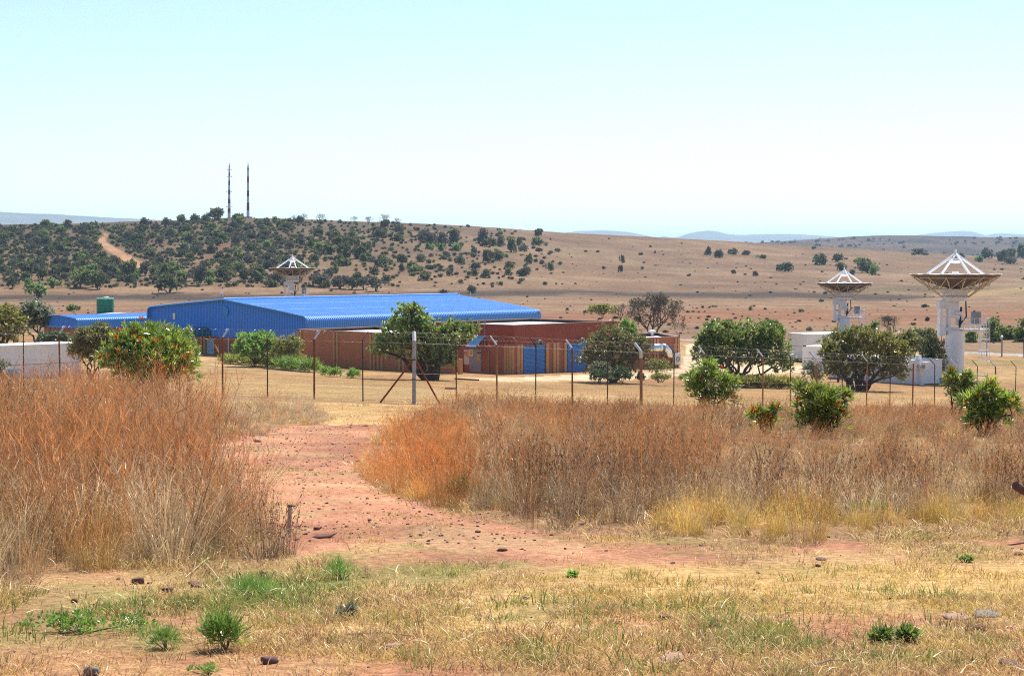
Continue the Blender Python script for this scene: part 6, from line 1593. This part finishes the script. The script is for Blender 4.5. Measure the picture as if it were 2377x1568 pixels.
# leaning pipe end at the right edge
p0 = P(2358, 1127, 14.6); p1 = P(2440, 1180, 14.9); pt = thing('leaning_pipe', 'rusty pipe end with dark cap poking in at the right edge', 'pipe', p1)
MB().tube([p0, p1, (p1[0] + .25, p1[1] + .05, T1(p1[0] + .25, p1[1]) - .05)], .03, 10).build('pipe_shaft', M['rust'], pt); MB().tube([p0 - (p1 - p0) * .02, p0 + (p1 - p0) * .22], .036, 12).build('pipe_cap', M['stone_dark'], pt)
# green weeds
def weed(name, label, x, y, w_, h_, lm, n, seed, L=.05, W=.012, upw=1.2, fl=0):
    g = ground_at(x, y); k = g[1] / F; r = np.random.default_rng(seed); t = thing(name, label, 'plant', g)
    bl = [(g[0] + r.normal() * w_ * k * .2, g[1] + r.normal() * w_ * k * .15, g[2] + h_ * k * r.uniform(.3, .55), w_ * k * .3, w_ * k * .28, h_ * k * .4) for _ in range(6)]
    leaves('foliage', r, bl, n, 7, L, W, M[lm], t, off=g, upw=upw, spread=.6, inner=.2)
    mb = MB()
    for b in bl: mb.tube([g - np.array([0, 0, .01]), np.array(b[:3])], [.004, .002], 4)
    mb.build('stem', M['twig'], t)
    if fl: leaves('flower_heads', r, [(b[0], b[1], b[2] + h_ * k * .1, b[3], b[4], b[5]) for b in bl], fl, 7, .016, .01, M['flower'], t, off=g)['kind'] = 'stuff'
    return t
weed('leafy_weed', 'bright green upright leafy weed near the bottom left', 525, 1510, 96, 78, 'lf_weed', 90, 1, .10, .007, 2.6)
weed('grassy_weed', 'soft green grassy weed left of the upright leafy one', 385, 1508, 90, 44, 'lf_weed', 120, 2, .05, .003, 2)
weed('flowering_weed', 'spreading green weed with tiny yellow flowers at the left', 190, 1466, 190, 50, 'lf_weed', 200, 3, .03, .009, .8, 9)
weed('grassy_weed', 'fine green grassy weed below the dark tuft', 590, 1392, 130, 44, 'lf_weed', 150, 4, .06, .003, 2)
weed('grassy_weed', 'bright green grassy weed right of the dark tuft', 795, 1345, 60, 40, 'lf_weed', 80, 5, .06, .003, 2)
weed('rosette_weed', 'left blue-green rosette weed in the right foreground', 2042, 1492, 46, 22, 'lf_green', 60, 6, .05, .012, .5)
weed('rosette_weed', 'right blue-green rosette weed in the right foreground', 2104, 1490, 44, 28, 'lf_green', 60, 7, .05, .012, .7)
weed('low_weed', 'green trailing weed inside the gold grass at the right', 2010, 1190, 90, 22, 'lf_bright', 80, 8, .05, .02, .6)
weed('low_weed', 'tall green weed at the near edge of the rust grass', 1065, 1160, 50, 60, 'lf_hilllight', 60, 9, .06, .02, .8)
weed('low_weed', 'small green weed in the middle turf', 1331, 1340, 26, 10, 'lf_bright', 26, 10, .03, .012, .6)
weed('low_weed', 'small green weed at the right in pale turf', 2240, 1305, 34, 12, 'lf_bright', 30, 11, .03, .012, .6)
weed('grey_weed', 'grey-green woolly weed left of the bottom centre', 805, 1440, 40, 36, 'lf_grey', 34, 12, .035, .008, .9)
weed('low_weed', 'dry brown low weed above the leafy green one', 420, 1412, 90, 26, 'lf_olivebrown', 60, 13, .045, .004, .8)
weed('low_weed', 'dark green weed at the bottom edge', 480, 1566, 60, 14, 'lf_weed', 30, 14, .03, .005, 1.5)
# brown tussocks along the edge of the dirt path
for k, (x, y, w_, h_, kd_, lab) in enumerate(((625, 1296, 120, 150, 2, 'big dark brown tussock at the near corner of the left grass, by the stake'), (555, 1292, 90, 130, 0, 'reddish tussock just left of the big dark one'), (412, 1050, 46, 44, 1, 'brown tussock at the left path edge, nearest to the middle bend'), (492, 1030, 40, 34, 2, 'dark low tussock on the far left path edge'), (575, 1012, 44, 30, 2, 'dark tussock beside the dark red stone'), (630, 1003, 40, 30, 1, 'straw tussock right of the dark red stone'), (660, 1290, 80, 110, 2, 'dark brown tussock right beside the stake'), (600, 1300, 110, 80, 2, 'low dark tussock in front of the big dark one'), (735, 985, 50, 30, 1, 'straw tussock near the far end of the path'),
                     (1868, 1264, 110, 170, 0, 'tall reddish tussock in front of the golden grass'), (1800, 1258, 70, 150, 4, 'thin upright rust tussock left of the reddish one'), (505, 990, 60, 40, 3, 'pale green-grey tussock in the far left grass'))):
    g = ground_at(x, y); k_ = g[1] / F; o = bpy.data.objects.new('grass_tussock', SRC[kd_ * NV + k % NV]); COL.objects.link(o); o.location = tuple(g); sx = w_ * k_ / .55; o.scale = (sx, sx, h_ * k_ / {0: 1.05, 1: .8, 2: .9, 3: .5, 4: 1.4}[kd_]); o.rotation_euler = (0, 0, HT.uniform(-.8, .8)); props(o, lab, 'tussock', 'grass tussocks beside the path')
# fallen straw stalks
for k, (x0, y0, x1, y1, lab) in enumerate(((520, 1280, 430, 1345, 'long pale straw stalk lying beside the flat red stone'), (463, 1300, 530, 1380, 'bent pale straw stalk crossing the longer one'), (800, 1482, 975, 1486, 'pale straw stalk lying flat right of the leafy weed'), (1065, 1500, 1140, 1470, 'pale dry stalk lying in the middle foreground'), (1870, 1560, 1975, 1540, 'grey dry stick lying at the bottom right'))):
    g0, g1 = ground_at(x0, y0), ground_at(x1, y1); t = MB().tube([g0 + np.array([0, 0, .02]), (g0 + g1) / 2 + np.array([0, 0, .035]), g1 + np.array([0, 0, .015])], [.005, .0045, .003], 5).build('straw_stalk', mat('straw%d' % k, (.6, .45, .24)) if k < 4 else M['stone_grey'], None, loc=g0)
    props(t, lab, 'stalk')
# planks on the lawn
for x0, y0, x1, y1, m_, lab in ((1055, 880, 1112, 884, 'rust', 'long brown timber beam lying on the lawn by the tree'), (1032, 903, 1060, 904, 'stone_grey', 'short grey plank lying on the lawn'), (2265, 872, 2290, 874, 'white', 'white plank lying on the lawn right of the column')):
    g0, g1 = ground_at(x0, y0), ground_at(x1, y1); fr, ln = frame(g0[:2], g1[:2])
    o = MB().hexa([g0 + np.array([0, -.12, -.05]), g1 + np.array([0, -.12, -.05]), g1 + np.array([0, .12, -.05]), g0 + np.array([0, .12, -.05]), g0 + np.array([0, -.12, .12]), g1 + np.array([0, -.12, .12]), g1 + np.array([0, .12, .12]), g0 + np.array([0, .12, .12])]).build('plank', M[m_], None, loc=g0); props(o, lab, 'plank')

# ================================================================== HAZE
m, t, N, L = nodes_of('air')
pv = N.new('ShaderNodeVolumePrincipled'); pv.inputs['Color'].default_value = (.55, .79, 1.0, 1); pv.inputs['Density'].default_value = 0.8e-4; pv.inputs['Anisotropy'].default_value = 0.32
o = N.new('ShaderNodeOutputMaterial'); L.new(pv.outputs[0], o.inputs['Volume'])
mb = MB(); S = 24000
mb.hexa([(-S, -S, -80), (S, -S, -80), (S, S, -80), (-S, S, -80), (-S, -S, 310), (S, -S, 310), (S, S, 310), (-S, S, 310)])
hz = mb.build('haze', m); hz['kind'] = 'stuff'
